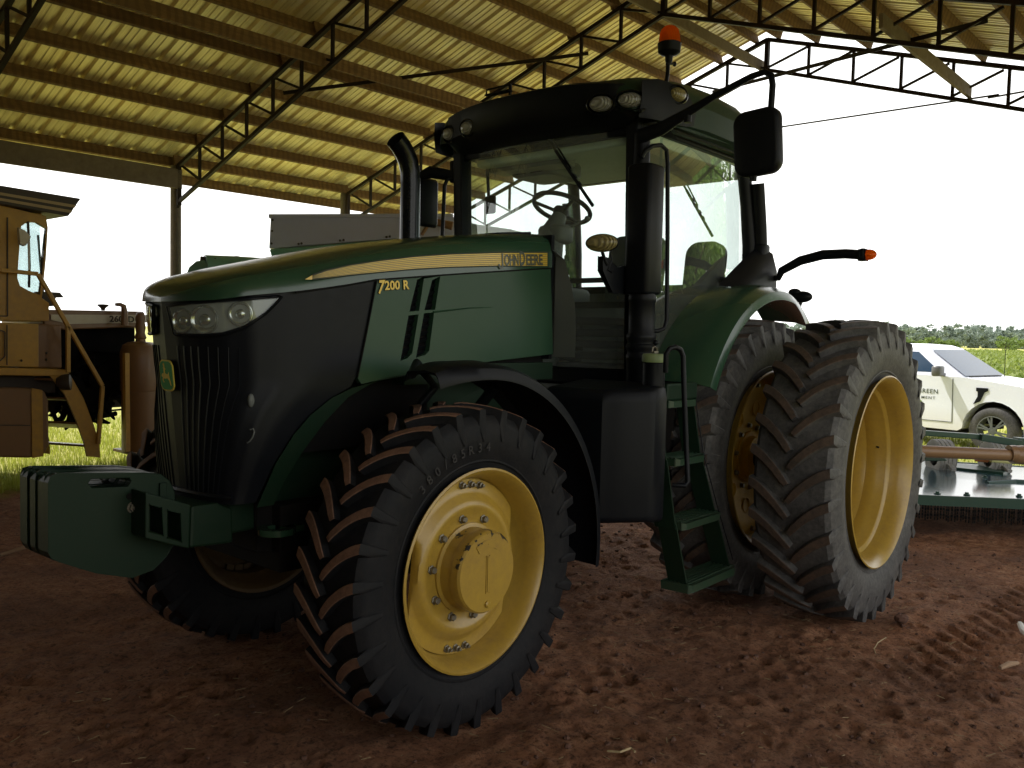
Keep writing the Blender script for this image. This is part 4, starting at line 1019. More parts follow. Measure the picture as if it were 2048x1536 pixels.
rg = [(-3.125, y, 0) for y in (-.72,-.3,.3,.72)]
pane('rear_window', [[(x-.03,y,2.18) for x,y,_ in rg],[(x+.03,y,2.94) for x,y,_ in rg]])

# ---- cab interior
mb = MB(); mb.box(-3.10,-1.64,-.76,.76,3.035,3.055); mb.prism([(-3.12,.02,3.04),(-3.12,.72,3.04),(-2.97,.72,3.04),(-2.97,.02,3.04)], (0,0,-.095)); 
mb.box(-3.0,-1.70,.68,.75,2.97,3.04)
mb.rbox((-1.80,0,2.99),(.20,1.30,.07),.035); obj('headliner', mb, CREAM, T, smooth=None, bevel=.02)
mb = MB(); mb.prism([(-1.80,.05,3.035),(-1.80,-.62,3.035),(-1.98,-.62,3.035),(-1.98,.05,3.035)], (0,0,-.11)); mb.rbox((-2.15,-.35,2.97),(.40,.40,.13),.06); V = obj('overhead_console', mb, GREYP, T, smooth=None, bevel=.02)
mb = MB(); mb.box(-1.948,-1.94,-.50,-.38,2.92,3.0); mb.box(-1.948,-1.94,-.33,-.22,2.92,3.0); obj('air_vent', mb, DARK, V, smooth=None)
mb = MB(); mb.rbox((-1.82,-.60,2.70),(.03,.10,.13),.02); mb.tube([(-1.80,-.60,2.76),(-1.78,-.60,2.95)],.012,8); obj('inside_mirror', mb, BLACK, T, smooth=40)
# steering wheel and column
cw = Vector((-1.985,-.07,2.655)); ax = Vector((-.40,.02,.92)).normalized(); u = ax.orthogonal().normalized(); w_ = ax.cross(u)
mb = MB(); ring = [cw+(u*cos(2*pi*k/40)+w_*sin(2*pi*k/40))*.205 for k in range(41)]; mb.tube(ring, .0165, 10, cap=False); SW = obj('steering_wheel', mb, BLACK, T, smooth=60)
mb = MB()
for a in (.3, 2.4, 4.5): mb.tube([cw-ax*.035, cw+(u*cos(a)+w_*sin(a))*.20], .012, 8)
mb.lathe([(.0,.0),(.05,-.005),(.06,-.03),(.04,-.07),(.035,-.09)], cw, ax, 20); obj('spoke', mb, BLACK, SW, smooth=50)
mb = MB(); mb.tube([cw-ax*.06, cw-ax*.20+Vector((.02,0,0)), Vector((-1.83,-.06,2.28)), Vector((-1.79,-.05,1.9)), Vector((-1.78,-.05,1.45))], [.05,.085,.10,.11,.12], 14); mb.rbox((-1.90,-.055,2.46),(.18,.22,.13),.05); mb.tube([(-1.93,.02,2.50),(-2.0,.14,2.57)], .008, 6); mb.ell((-2.0,.14,2.57),(.02,.02,.02),8,6); mb.tube([(-1.90,-.10,2.46),(-1.85,-.22,2.42)], .035, 10)
obj('steering_column', mb, GREYP, T, smooth=50)
# seats
def seat(name, c, w, h0, h1, mat):
    mb = MB(); x, y = c
    mb.rbox((x+.24,y,h0),(.50,w,.14),.09); mb.rbox((x-.05,y,(h0+h1)/2+.03),(h1-h0,w*.92,.13),.10,M=Matrix.Rotation(radians(82),3,'Y'),k=5); mb.box(x,x+.4,y-w*.3,y+w*.3,1.45,h0-.05); return obj(name, mb, mat, T, smooth=50)
seat('driver_seat', (-2.80,0), .52, 1.92, 2.52, SEATM); seat('passenger_seat', (-2.98,.50), .34, 2.0, 2.46, SEATM)
mb = MB(); mb.rbox((-2.45,-.42,2.05),(.55,.22,.16),.06); mb.rbox((-2.15,-.50,2.33),(.05,.24,.20),.02); mb.tube([(-2.2,-.5,2.1),(-2.17,-.5,2.3)],.015,8)
for k in range(6): mb.tube([(-2.3-.05*k,-.42+.03*(k%2),2.12),(-2.3-.05*k,-.42+.03*(k%2),2.19)], .009, 6)
obj('armrest_console', mb, GREYP, T, smooth=40)
# footwell: side cowl at the left of the hood, pedals, bellows
mb = MB(); cw_ = [(-1.211,0.460,2.270),(-1.283,0.500,2.215),(-1.270,0.560,2.064),(-1.261,0.600,1.945),(-1.250,0.620,1.797),(-1.247,0.620,1.635)]
mb.loft([[ (p[0],p[1],p[2]) for p in cw_], [(p[0]-.02,p[1]-.40,p[2]) for p in cw_]]); mb.loft([[(p[0],p[1],p[2]) for p in cw_], [(-1.25,.455,p[2]) for p in cw_]])
obj('side_cowl', mb, GREYP, T, smooth=50)
mb = MB()
for k in range(5): mb.rbox((-1.86,.30,1.56+.075*k),(.25,.46,.05),.08)
mb.box(-1.90,-1.84,.10,.60,1.95,1.99); mb.box(-1.90,-1.84,.12,.60,2.12,2.15); obj('pedal_bellows', mb, DARK, T, smooth=40)

# ---- wipers
def wiper(name, a, b_, off):
    a = Vector(a); b_ = Vector(b_); mb = MB(); mb.tube([a, a*.55+b_*.45], .008, 6); mb.tube([a*.80+b_*.20+Vector(off), a*.4+b_*.6+Vector(off)*.6], .006, 6); mb.bar(a*.62+b_*.38, b_, .012, .018); 
    for k in (.5,.58,.66,.74): mb.bar(a*(1-k)+b_*k+Vector(off)*.3, a*(1-k-.04)+b_*(k+.04)+Vector(off)*.3, .02, .012)
    obj(name, mb, BLACK, T, smooth=None)
wiper('wiper', (-1.600,-0.027,3.191), (-1.560,0.498,2.571), (0,.03,.01)); wiper('rear_wiper', (-3.140,0.115,3.143), (-3.160,0.488,2.545), (0,.03,.01))

# ---- front mudguard (black) and rear fender (green)
def arc_strip(cx, cz, rfun, yfun, a0, a1, n, mat, name, lip=.03, parent=T, s=1, th=.012):
    mb = MB(); secs = []
    for k in range(n+1):
        a = radians(a0+(a1-a0)*k/n); r = rfun(k/n); ys = yfun(k/n); row = []
        m_ = len(ys)
        for q, (y, dr) in enumerate(ys): row.append((cx+(r+dr)*cos(a), s*y, cz+(r+dr)*sin(a)))
        for q, (y, dr) in enumerate(ys[::-1]): row.append((cx+(r+dr-th)*cos(a), s*y, cz+(r+dr-th)*sin(a)))
        secs.append(row)
    mb.loft(secs, closed=True, cap=True); return obj(name, mb, mat, parent, smooth=40)
for s in (1,-1):
    FM = arc_strip(0, ZF, lambda f: .93+.06*f, lambda f: [(.62+.14*max(0,1-f/.22),-.04),(.66+.13*max(0,1-f/.22),0),(.88+.02*max(0,1-f/.22),.012),(.99-.02*max(0,1-f/.15),.0),(1.03-.05*max(0,1-f/.15),-.02),(1.045-.06*max(0,1-f/.15),-.06)], 75, 190, 40, BLACK, 'front_mudguard', s=s)
    mb = MB(); mb.tube([(.05,s*.55,1.30),(-.10,s*.62,1.50),(.10,s*.70,1.62),(.22,s*.80,1.575)], .022, 8); mb.tube([(-.35,s*.40,1.1),(-.4,s*.75,1.50)], .03, 8); obj('mudguard_bracket', mb, BLACK, T, smooth=50)
for s in (1,-1):
    RFN = arc_strip(-WB, ZR, lambda f: 1.165+.02*sin(f*pi), lambda f: [(.78+.0*f,.02-.10*max(0,f-.72)),(.86,.035-.05*max(0,f-.8)),(1.02,.030-.08*max(0,f-.75)),(1.13,.010-.12*max(0,f-.7)),(1.19-.05*max(0,f-.7),-.02-.2*max(0,f-.7)),(1.205-.15*max(0,f-.75),-.065-.25*max(0,f-.75))], 28, 124, 44, GREEN, 'rear_fender', s=s)
    mb = MB(); mb.prism([(-1.84+.0,s*.80,1.45),(-1.98,s*.80,1.72),(-2.30,s*.80,2.0),(-2.62,s*.80,2.10),(-2.95,s*.80,2.13),(-3.2,s*.80,2.10),(-3.2,s*.80,1.4)], (0,-.02*s,0)); obj('fender_side', mb, GREYP, RFN, smooth=None)
    mb = MB(); P_ = lambda x,y,z: (x,s*y,z)
    mb.loft([[P_(-2.55,.86,2.13),P_(-2.78,.86,2.26),P_(-3.0,.86,2.38),P_(-3.22,.86,2.46)],[P_(-2.58,.94,2.12),P_(-2.80,.95,2.23),P_(-3.02,.95,2.34),P_(-3.24,.94,2.40)],[P_(-2.66,.98,2.09),P_(-2.86,.99,2.16),P_(-3.06,.98,2.22),P_(-3.26,.97,2.27)],[P_(-2.70,.98,2.07),P_(-2.9,.99,2.12),P_(-3.1,.98,2.13),P_(-3.26,.97,2.12)]])
    obj('fender_shroud', mb, BLACK, RFN, smooth=50)
    # marker lamp on a long curved arm
    mb = MB(); mb.tube([P_(-3.22,.88,2.12),P_(-3.22,.88,2.20),P_(-3.22,.93,2.22),P_(-3.22,1.0,2.22),P_(-3.22,1.02,2.27),P_(-3.22,1.16,2.34),P_(-3.22,1.32,2.375),P_(-3.22,1.48,2.375),P_(-3.22,1.575,2.365)], [.022,.022,.022,.024,.030,.034,.035,.034,.034], 12); AR = obj('marker_arm', mb, BLACK, T, smooth=50)
    mb = MB(); mb.rbox(P_(-3.22,1.60,2.363),(.075,.05,.085),.02); mb.box(-3.255,-3.185,*sorted((s*1.575,s*1.625)),2.32,2.40); obj('lamp_base', mb, BLACK, AR, smooth=40)
    mb = MB(); mb.ell(P_(-3.22,1.635,2.362), (.037,.055,.037), 16, 12); obj('amber_lens', mb, AMBER, AR, smooth=60)
    mb = MB(); mb.ell(P_(-3.62,1.02,2.10), (.05,.085,.045), 16, 10); mb.ell(P_(-3.60,.97,2.135), (.03,.05,.03), 12, 8); mb.tube([P_(-3.62,1.02,2.08),P_(-3.6,1.0,1.98)],.015,8); obj('rear_work_lamp', mb, BLACK, T, smooth=60)

# ---- fuel tank with cap
mb = MB()
plan = [(-1.02,.98),(-1.06,1.03),(-1.165,1.185),(-1.20,1.205),(-1.345,1.19),(-1.385,1.16),(-1.40,1.10),(-1.40,.56),(-1.02,.56)]
def tz_(x, z0, z1): return z0
secs = []
for f, sc in ((0,.94),(.02,.99),(.05,1.0),(.90,1.0),(.97,.97),(1.0,.90)):
    row = []
    for x, y in plan:
        zb = .735 + (x+1.02)*.12 + (y-.98)*.16; zt = 1.47 - (x+1.02)*.10
        cx0, cy0 = -1.2, .9; row.append((cx0+(x-cx0)*sc, cy0+(y-cy0)*sc, zb+(zt-zb)*f))
    secs.append(row)
mb.loft(secs, closed=True, cap=True); FT = obj('fuel_tank', mb, BLACK, T, smooth=35, bevel=.015)
CX, CY = -1.33, 1.11
mb = MB(); mb.lathe([(.062,1.44),(.062,1.62),(.05,1.63)], (CX,CY,0), (0,0,1), 28); obj('filler_neck', mb, BLACK, FT, smooth=40)
mb = MB(); mb.lathe([(.066,1.625),(.069,1.633),(.069,1.662),(.063,1.672),(.0,1.676)], (CX,CY,0), (0,0,1), 36); FC = obj('fuel_cap', mb, LIME, FT, smooth=40)
mb = MB(); mb.box(CX-.022,CX+.022,CY-.012,CY+.012,1.676,1.688); mb.tube([(CX-.027,CY,1.684),(CX-.022,CY,1.705),(CX,CY,1.712),(CX+.022,CY,1.705),(CX+.027,CY,1.684)], .005, 6); obj('cap_handle', mb, STEEL, FC, smooth=None)
mb = MB(); mb.tube([(-1.42,1.06,1.62),(-1.42,1.06,1.72)], .008, 6); mb.ell((-1.42,1.06,1.735),(.018,.018,.016),10,8); obj('cutoff_knob', mb, BLACK, T, smooth=50)
mb = MB(); mb.box(-1.95,-1.03,.30,.90,.86,1.38); obj('tank_carrier', mb, DARK, T, smooth=None)
mb = MB(); mb.tube([(-1.03,.95,.56),(-1.03,.95,.78)], .014, 8); obj('tank_strap_end', mb, DARK, T, smooth=None)

# ---- steps
GREEN_S = paint('step_green', (.012,.042,.022), .4, (.06,.05,.03), .35, coat=.1, lowdust=.2, spec=.35)
ST = [((-1.45,-2.07),1.30,.36),((-1.44,-1.95),1.25,.71),((-1.45,-1.83),1.19,1.07),((-1.46,-1.82),1.13,1.40)]
for k, ((xa, xb), y, z) in enumerate(ST):
    mb = MB(); mb.prism([(xa,y-.17,z),(xa-.02,y-.005,z),(xa-.05,y+.012,z),(xb+.05,y+.012,z),(xb+.01,y-.01,z),(xb,y-.17,z)], (0,0,-.038 if k else -.045))
    for q in range(6): mb.box(xb+.03, xa-.03, y-.155+.026*q, y-.143+.026*q, z, z+.006)
    obj('step', mb, GREEN_S, T, smooth=None, bevel=.006)
mb = MB(); mb.box(-1.82,-1.46,1.10,1.125,1.40,1.50); obj('step_riser', mb, GREEN_D, T, smooth=None, bevel=.012)
for xs in ((-1.50,-1.43,-1.41,-1.41),(-2.04,-1.92,-1.81,-1.80)):
    mb = MB()
    for k in range(3): 
        (a, ya, za), (b_, yb, zb) = (xs[k],ST[k][1],ST[k][2]), (xs[k+1],ST[k+1][1],ST[k+1][2])
        mb.prism([(a,ya-.02,za-.03),(a,ya-.14,za-.03),(b_,yb-.14,zb),(b_,yb-.02,zb)], (.010,0,0))
    obj('ladder_side', mb, GREEN_D, T, smooth=None)
mb = MB(); mb.tube([(-1.83,1.10,1.42),(-1.84,1.17,1.06),(-1.92,1.24,.72),(-2.04,1.29,.40)], .004, 6); obj('step_cable', mb, BLACK, T, smooth=None)
# ================================================================== YELLOW SPRAYER TRUCK at the left eave (nose towards -x)
YS = paint('sprayer_yellow', (.56,.31,.035), .45, (.22,.13,.06), .55, coat=.1, scale=1.6, lowdust=.3)
YSD = paint('sprayer_brown', (.24,.125,.05), .42, (.16,.10,.06), .45, coat=.15, scale=1.8)
TAN = paint('tan_stripe', (.42,.31,.15), .5, (.2,.15,.1), .3, coat=0)
WHITE_S = paint('cream_band', (.62,.58,.46), .45, (.35,.28,.18), .35, coat=.1)
VIS = paint('visor_brown', (.045,.035,.028), .6, (.12,.09,.06), .35, coat=0)
YY = -6.516
sp_ = empty('sprayer_truck', (-1.042,-6.516,0.314), 0, None, 'yellow field sprayer truck with cab, ladder and cream 2600D hood band beside the left eave', 'sprayer')
def ex(pts, d=1.0, y=YY): return [(p[0], y, p[2]) for p in pts], (0,-d,0)
def pris(name, pts, d, mats, y=YY, bevel=.01, holes=(), parent=None, smooth=None):
    a, v_ = ex(pts, d, y); mb = MB(); mb.prism(a, v_, 0, holes=[[(p[0], y, p[2]) for p in h] for h in holes]); return obj(name, mb, mats, parent or sp_, smooth=smooth, bevel=bevel)
VZ = pris('roof_visor', [(0.154,-6.516,3.234),(-0.567,-6.516,3.205),(-1.350,-6.516,3.178),(-1.214,-6.516,2.965),(-0.565,-6.516,3.010),(0.157,-6.516,3.031)], 2.2, VIS, y=YY+.12)
for k, (a0_, a1_) in enumerate(((.38,.53),(.68,.83))):
    up = [(0.154,-6.516,3.234),(-0.567,-6.516,3.205),(-1.350,-6.516,3.178)]; lo = [(0.157,-6.516,3.031),(-0.565,-6.516,3.010),(-1.214,-6.516,2.965)]
    mb = MB(); f = lambda u,l,t_: (u[0]+(l[0]-u[0])*t_, YY+.124, u[2]+(l[2]-u[2])*t_)
    mb.loft([[f(u,l,a0_) for u,l in zip(up,lo)],[f(u,l,a1_) for u,l in zip(up,lo)]]); obj('visor_stripe', mb, TAN, VZ, smooth=None)
pris('cab', [(0.158,-6.516,2.981),(-0.565,-6.516,3.015),(-1.024,-6.516,2.953),(-1.044,-6.516,2.829),(-1.019,-6.516,2.469),(-0.974,-6.516,2.046),(-1.046,-6.516,1.994),(-1.045,-6.516,1.794),(0.177,-6.516,1.772)], .06, YS, holes=[[(-0.768,-6.516,2.815),(-0.834,-6.516,2.871),(-0.930,-6.516,2.871),(-1.028,-6.516,2.816),(-0.999,-6.516,2.467),(-0.954,-6.516,2.078),(-0.841,-6.516,2.117),(-0.751,-6.516,2.166),(-0.722,-6.516,2.251),(-0.740,-6.516,2.500)]])
mb = MB(); x0_ = -1.0
mb.box(.6,-.98,YY-1.7,YY-1.64,1.79,2.96); mb.box(.6,-.98,YY-1.64,YY-.06,1.78,1.84); mb.box(.6,-1.0,YY-1.7,YY-.06,2.93,2.98); mb.box(.6,.64,YY-1.64,YY-.06,1.84,2.93)
mb.bar((-1.0,YY-1.66,1.84),(-1.0,YY-1.66,2.93),.08,.08); obj('cab_shell', mb, YS, sp_, smooth=None)
mb = MB(); mb.box(-.99,-.98,YY-1.6,YY-.07,2.05,2.9); obj('windscreen', mb, GLASS_C, sp_, smooth=None)
mb = MB(); mb.flat([(-0.773,-6.530,2.817),(-0.839,-6.530,2.873),(-0.936,-6.530,2.873),(-1.033,-6.530,2.818),(-1.004,-6.530,2.468),(-0.959,-6.530,2.079),(-0.846,-6.530,2.117),(-0.756,-6.530,2.167),(-0.727,-6.530,2.251),(-0.745,-6.530,2.501)]); obj('side_window', mb, GLASS_C, sp_, smooth=None)
mb = MB(); mb.tube([(-0.833,-6.500,2.870),(-0.837,-6.500,2.725),(-0.844,-6.500,2.400),(-0.836,-6.500,2.154)], .014, 8); mb.tube([(-1.025,-6.550,2.791),(-0.991,-6.550,2.468),(-0.961,-6.550,2.090)], .012, 8); mb.tube([(-1.192,-7.200,2.802),(-1.241,-7.200,2.131)], .014, 8); obj('window_pillar', mb, VIS, sp_, smooth=50)
mb = MB(); mb.prism([(-0.688,-6.400,2.778),(-0.747,-6.400,2.752),(-0.801,-6.400,2.694),(-0.790,-6.400,2.650),(-0.745,-6.400,2.592),(-0.701,-6.400,2.609)], (0,.05,0)); mb.tube([(-0.801,-6.400,2.715),(-0.802,-6.400,2.339)], .010, 6); obj('mirror', mb, WHITE_S, sp_, smooth=None, bevel=.008)
mb = MB(); 
for a_, b__ in (((-0.634,-6.510,2.891),(-0.622,-6.510,1.836)),((-0.622,-6.510,1.836),(-0.266,-6.510,1.825))): mb.bar(a_, b__, .012, .012)
obj('door_seam', mb, VIS, sp_, smooth=None)
# lower dark lamp between cab and hood
mb = MB(); mb.prism([(-1.123,-6.900,2.132),(-1.314,-6.900,2.130),(-1.358,-6.900,2.074),(-1.270,-6.900,2.076),(-1.247,-6.900,1.970),(-1.149,-6.900,1.955)], (0,-.25,0)); obj('wiper_motor', mb, VIS, sp_, smooth=None)
Hd = pris('hood', [(-1.046,-6.516,1.922),(-2.203,-6.516,1.940),(-2.203,-6.516,1.732),(-2.017,-6.516,1.741),(-1.268,-6.516,1.697),(-1.044,-6.516,1.749)], 1.3, YSD, y=YY-.15, bevel=.015)
mb = MB(); mb.flat([(-1.117,-6.650,1.868),(-2.269,-6.650,1.899),(-2.269,-6.650,1.806),(-1.323,-6.650,1.765),(-1.117,-6.650,1.806)]); obj('hood_band', mb, WHITE_S, Hd, smooth=None)
mb = MB(); text_on(mb, '2600D', (-1.771,-6.645,1.800), (-1,0,0), (0,0,1), width=.30, height=.078, bold=.03); obj('hood_lettering', mb, VIS, Hd, smooth=None)
mb = MB(); mb.lathe([(.02,0),(.03,.03),(.065,.06),(.065,.075),(0,.08)], (-1.940,-7.200,1.943), (0,0,1), 16); obj('filler_cap', mb, VIS, sp_, smooth=40)
mb = MB(); mb.tube([(-1.860,-6.450,1.768),(-1.860,-6.450,1.916),(-1.849,-6.450,1.992),(-1.808,-6.450,2.008),(-1.755,-6.450,2.006)], [.042,.038,.030,.024,.018], 12); obj('vent_pipe', mb, YSD, sp_, smooth=50)
# platform with tool lockers
pris('locker', [(0.177,-6.516,1.772),(-0.940,-6.516,1.758),(-0.935,-6.516,1.275),(0.184,-6.516,1.328)], .8, YS, bevel=.012)
pris('locker', [(-0.950,-6.516,1.758),(-1.214,-6.516,1.753),(-1.216,-6.516,1.259),(-0.946,-6.516,1.269)], .5, YSD, y=YY-.10, bevel=.012)
mb = MB()
for a_, b__ in (((-0.613,-6.500,1.739),(-0.608,-6.500,1.308)),((-0.544,-6.500,1.684),(-0.592,-6.500,1.664)),((-0.592,-6.500,1.664),(-0.589,-6.500,1.405)),((-0.589,-6.500,1.405),(-0.540,-6.500,1.352))): mb.bar(a_, b__, .010, .010)
for p in ((-0.752,-6.500,1.355),(-1.047,-6.600,1.433),(-1.046,-6.600,1.360)): mb.ell(p, (.012,.012,.014), 8, 6)
obj('locker_seam', mb, VIS, sp_, smooth=None)
pris('platform', [(0.184,-6.516,1.313),(-1.183,-6.516,1.254),(-1.253,-6.516,1.185),(-1.145,-6.516,1.176),(0.186,-6.516,1.227)], 1.6, YS, y=YY+.06, bevel=.01)
mb = MB(); mb.box(.9,-1.15,YY-1.5,YY-.12,.98,1.2); mb.box(1.2,-3.6,YY-1.2,YY-.7,.72,1.0); obj('chassis', mb, VIS, sp_, smooth=None)
# underslung tank with a strap
mb = MB(); tk = [(0.188,-6.516,1.105),(-0.841,-6.516,1.050),(-0.995,-6.516,1.011),(-1.036,-6.516,0.908),(-1.037,-6.516,0.400),(-0.989,-6.516,0.302),(-0.833,-6.516,0.272),(0.199,-6.516,0.393)]
a_, v_ = ex(tk, .95); mb.prism(a_, v_); TKo = obj('fuel_tank', mb, YSD, sp_, smooth=None, bevel=.05)
mb = MB(); mb.prism([(p[0],YY+.012,p[2]) for p in ((-0.851,-6.516,1.050),(-0.964,-6.516,1.023),(-0.968,-6.516,0.282),(-0.853,-6.516,0.270))], (0,-.02,0)); obj('tank_strap', mb, YS, TKo, smooth=None)
mb = MB(); mb.prism([(p[0],YY+.006,p[2]) for p in ((0.194,-6.516,0.719),(-0.836,-6.516,0.640),(-0.836,-6.516,0.631),(0.194,-6.516,0.711))], (0,-.01,0)); obj('tank_seam', mb, VIS, TKo, smooth=None)
# round head lamp
mb = MB(); mb.lathe([(0,-.13),(.05,-.12),(.085,-.06),(.092,0),(.092,.02)], (-1.181,-6.350,1.116), (-.85,.5,.05), 20); HLp = obj('head_lamp', mb, VIS, sp_, smooth=50)
mb = MB(); mb.lathe([(.088,.015),(.06,.03),(0,.036)], (-1.181,-6.350,1.116), (-.85,.5,.05), 20); obj('lens', mb, LENS_W, HLp, smooth=60)
# boarding ladder: two curved stringers and treads
sL = [(-1.024,-6.450,1.182),(-1.171,-6.450,0.963),(-1.288,-6.450,0.672),(-1.374,-6.450,0.407),(-1.407,-6.450,0.247)]; sR = [(-1.237,-6.450,1.165),(-1.367,-6.450,0.927),(-1.482,-6.450,0.602),(-1.544,-6.450,0.393),(-1.548,-6.450,0.222)]
mb = MB(); mb.prism([(p[0],YY+.10,p[2]) for p in sL+sR[::-1]], (0,-.03,0)); LD = obj('ladder', mb, YS, sp_, smooth=None, bevel=.004)
mb = MB(); mb.prism([(p[0]+.30,YY-.55,p[2]) for p in sL+sR[::-1]], (0,-.03,0)); obj('stringer', mb, YS, LD, smooth=None, bevel=.004)
for k in range(4):
    p = sL[k]; q_ = sR[k]; mb = MB(); mb.prism([(p[0],YY+.08,p[2]-.05),(q_[0],YY+.08,q_[2]-.05),(q_[0]+.30,YY-.55,q_[2]-.05),(p[0]+.30,YY-.55,p[2]-.05)], (0,0,.025)); obj('tread', mb, YSD, LD, smooth=None)
mb = MB()
for a_, b__ in (((0.199,-6.400,2.327),(-0.518,-6.400,2.319)),((-0.518,-6.400,2.319),(-0.892,-6.400,2.302)),((-0.892,-6.400,2.302),(-1.577,-6.400,1.055)),((-1.577,-6.400,1.055),(-1.522,-6.400,0.382)),((-1.200,-6.400,1.742),(-1.196,-6.400,1.220))): mb.bar(a_, b__, .045, .045)
obj('hand_rail', mb, YS, sp_, smooth=None, bevel=.008)
# engine in the gap under the hood, air cleaner, radiator post and tray
mb = MB(); mb.box(-1.20,-2.3,YY-1.35,YY-.60,.95,1.74)
for k in range(26):
    mb.tube([(random.uniform(-1.25,-2.2),YY-random.uniform(.30,.9),random.uniform(.5,1.45)) for _ in range(4)], random.uniform(.015,.04), 7)
for k in range(10): mb.lathe([(0,0),(random.uniform(.08,.16),.0),(random.uniform(.08,.16),.1),(0,.12)], (random.uniform(-1.3,-2.1),YY-.40,random.uniform(.6,1.4)), (0,1,0), 14)
obj('engine', mb, DARK, sp_, smooth=None)
mb = MB(); mb.lathe([(.12,.24),(.215,.24),(.215,.98),(.225,.985),(.228,1.02),(.228,1.44),(.20,1.53),(.14,1.565),(.06,1.575),(.055,1.60),(.07,1.62),(.05,1.68),(.06,1.74),(.05,1.80),(.06,1.86),(.04,1.92),(0,1.93)], ((-2.038,-6.400,0.871)[0],-6.42,.0), (0,0,1), 32); obj('air_cleaner', mb, YSD, sp_, smooth=40)
mb = MB(); mb.bar((-1.736,-6.150,1.446), (-1.743,-6.150,0.301), .065, .05); mb.box(-1.85,-2.45,-6.75,-6.10,.235,.265); obj('air_cleaner_stand', mb, YS, sp_, smooth=None)
mb = MB()
def wheel_simple(mb, c, R, W, ax=(0,1,0)):
    mb.lathe([(R*.50,-W*.42),(R*.62,-W*.5),(R*.88,-W*.5),(R*.97,-W*.42),(R,-W*.2),(R,W*.2),(R*.97,W*.42),(R*.88,W*.5),(R*.62,W*.5),(R*.50,W*.42)], c, ax, 40)
    for k in range(20):
        a = 2*pi*k/20
        for s in (-1,1): mb.bar(Vector(c)+Vector((cos(a)*(R+.01),s*.02,sin(a)*(R+.01))), Vector(c)+Vector((cos(a+.28)*(R+.0),s*W*.48,sin(a+.28)*(R+.0))), .06, .05, up=(cos(a+.14),0,sin(a+.14)))
wheel_simple(mb, (-3.05,-7.25,.56), .60, .55); FWs = obj('front_tyre', mb, [TYRE_F], sp_, smooth=35)
mb = MB(); mb.lathe([(.33,.10),(.28,.06),(.12,.05),(.1,.14),(0,.14)], (-3.05,-7.25,.56), (0,1,0), 24); obj('wheel_disc', mb, YS, FWs, smooth=40)
mb = MB(); wheel_simple(mb, (1.5,-7.1,.78), .80, .9); obj('rear_tyre', mb, [TYRE_F], sp_, smooth=35)
mb = MB(); mb.tube([(-3.05,-8.2,.6),(-3.05,-7.2,.6)], .09, 10); mb.tube([(1.5,-8.2,.78),(1.5,-7.0,.78)], .12, 10); mb.box(.7,3.0,-8.1,-6.9,1.2,2.6); obj('rear_bin', mb, YSD, sp_, smooth=None)

# ================================================================== COMBINE behind the tractor
HOP = paint('grey_hopper', (.48,.50,.68), .35, (.40,.39,.38), .3, coat=.2, scale=1.2)
TEAL = paint('combine_green', (.16,.36,.27), .42, (.2,.2,.16), .4, coat=.2, scale=1.5)
cb = empty('combine_harvester', (-4.4,-5.9,0), 0, None, 'green combine harvester with grey grain hopper standing behind the tractor hood', 'combine')
fv = Vector((-.76,-.65,0))
mb = MB(); mb.prism([(-3.863,-6.473,3.261),(-4.653,-5.552,3.302),(-5.474,-4.594,3.331),(-5.665,-4.363,3.243),(-5.972,-3.998,3.185),(-6.364,-3.526,3.044),(-6.356,-3.512,2.780),(-5.434,-4.600,2.883),(-4.953,-5.176,3.022),(-3.837,-6.466,2.848)], fv*1.5); hp = obj('grain_hopper', mb, HOP, cb, smooth=None, bevel=.008)
mb = MB(); mb.prism([(-3.824,-6.462,3.310),(-5.446,-4.569,3.372),(-5.445,-4.566,3.325),(-3.822,-6.459,3.256)], fv*1.56); obj('hopper_rim', mb, HOP, hp, smooth=None, bevel=.006)
mb = MB()
for px3 in ((-4.094,-6.157,2.917),(-4.120,-6.126,2.925),(-4.461,-5.732,2.977),(-4.492,-5.697,2.985),(-4.872,-5.257,3.038),(-4.903,-5.221,3.046),(-3.874,-6.442,3.234),(-3.865,-6.439,3.085),(-3.856,-6.435,2.916)): mb.ell(px3, (.016,.016,.016), 8, 6)
obj('rivet', mb, VIS, hp, smooth=60)
mb = MB(); mb.prism([(-3.826,-6.448,2.839),(-4.939,-5.160,3.013),(-5.419,-4.586,2.874),(-6.318,-3.525,2.770),(-6.293,-3.480,1.966),(-3.894,-6.282,1.883),(-3.844,-6.416,2.725)], fv*1.8); obj('body', mb, TEAL, cb, smooth=None, bevel=.02)
mb = MB(); mb.box(-6.0,-3.4,-7.2,-5.7,.7,2.0); obj('lower_body', mb, TEAL, cb, smooth=None, bevel=.03)
mb = MB(); wheel_simple(mb, (-5.6,-5.55,.85), .88, .6); obj('tyre', mb, [TYRE_F], cb, smooth=35)
mb = MB(); wheel_simple(mb, (-3.7,-5.75,.5), .53, .4); obj('tyre', mb, [TYRE_F], cb, smooth=35)
# unloading auger pointing towards the nose, with its pale end plate
mb = MB(); mb.tube([(-2.949,-6.553,2.536),(-3.309,-6.440,2.546),(-4.129,-5.942,2.529),(-5.048,-5.168,2.468)], .155, 20); AG = obj('unloading_auger', mb, TEAL, cb, smooth=50)
mb = MB(); mb.prism([(-2.709,-6.664,2.383),(-2.736,-6.638,2.434),(-2.763,-6.614,2.524),(-2.824,-6.551,2.602),(-2.890,-6.474,2.617),(-2.922,-6.432,2.555),(-2.935,-6.406,2.441),(-2.915,-6.421,2.352),(-2.725,-6.643,2.345)], fv*.10); obj('end_plate', mb, TEAL, AG, smooth=None, bevel=.01)
mb = MB(); mb.prism([(-2.885,-6.562,2.671),(-3.017,-6.405,2.650),(-3.011,-6.407,2.586),(-2.878,-6.563,2.594)], fv*.3); obj('auger_chute', mb, VIS, AG, smooth=None, bevel=.01)
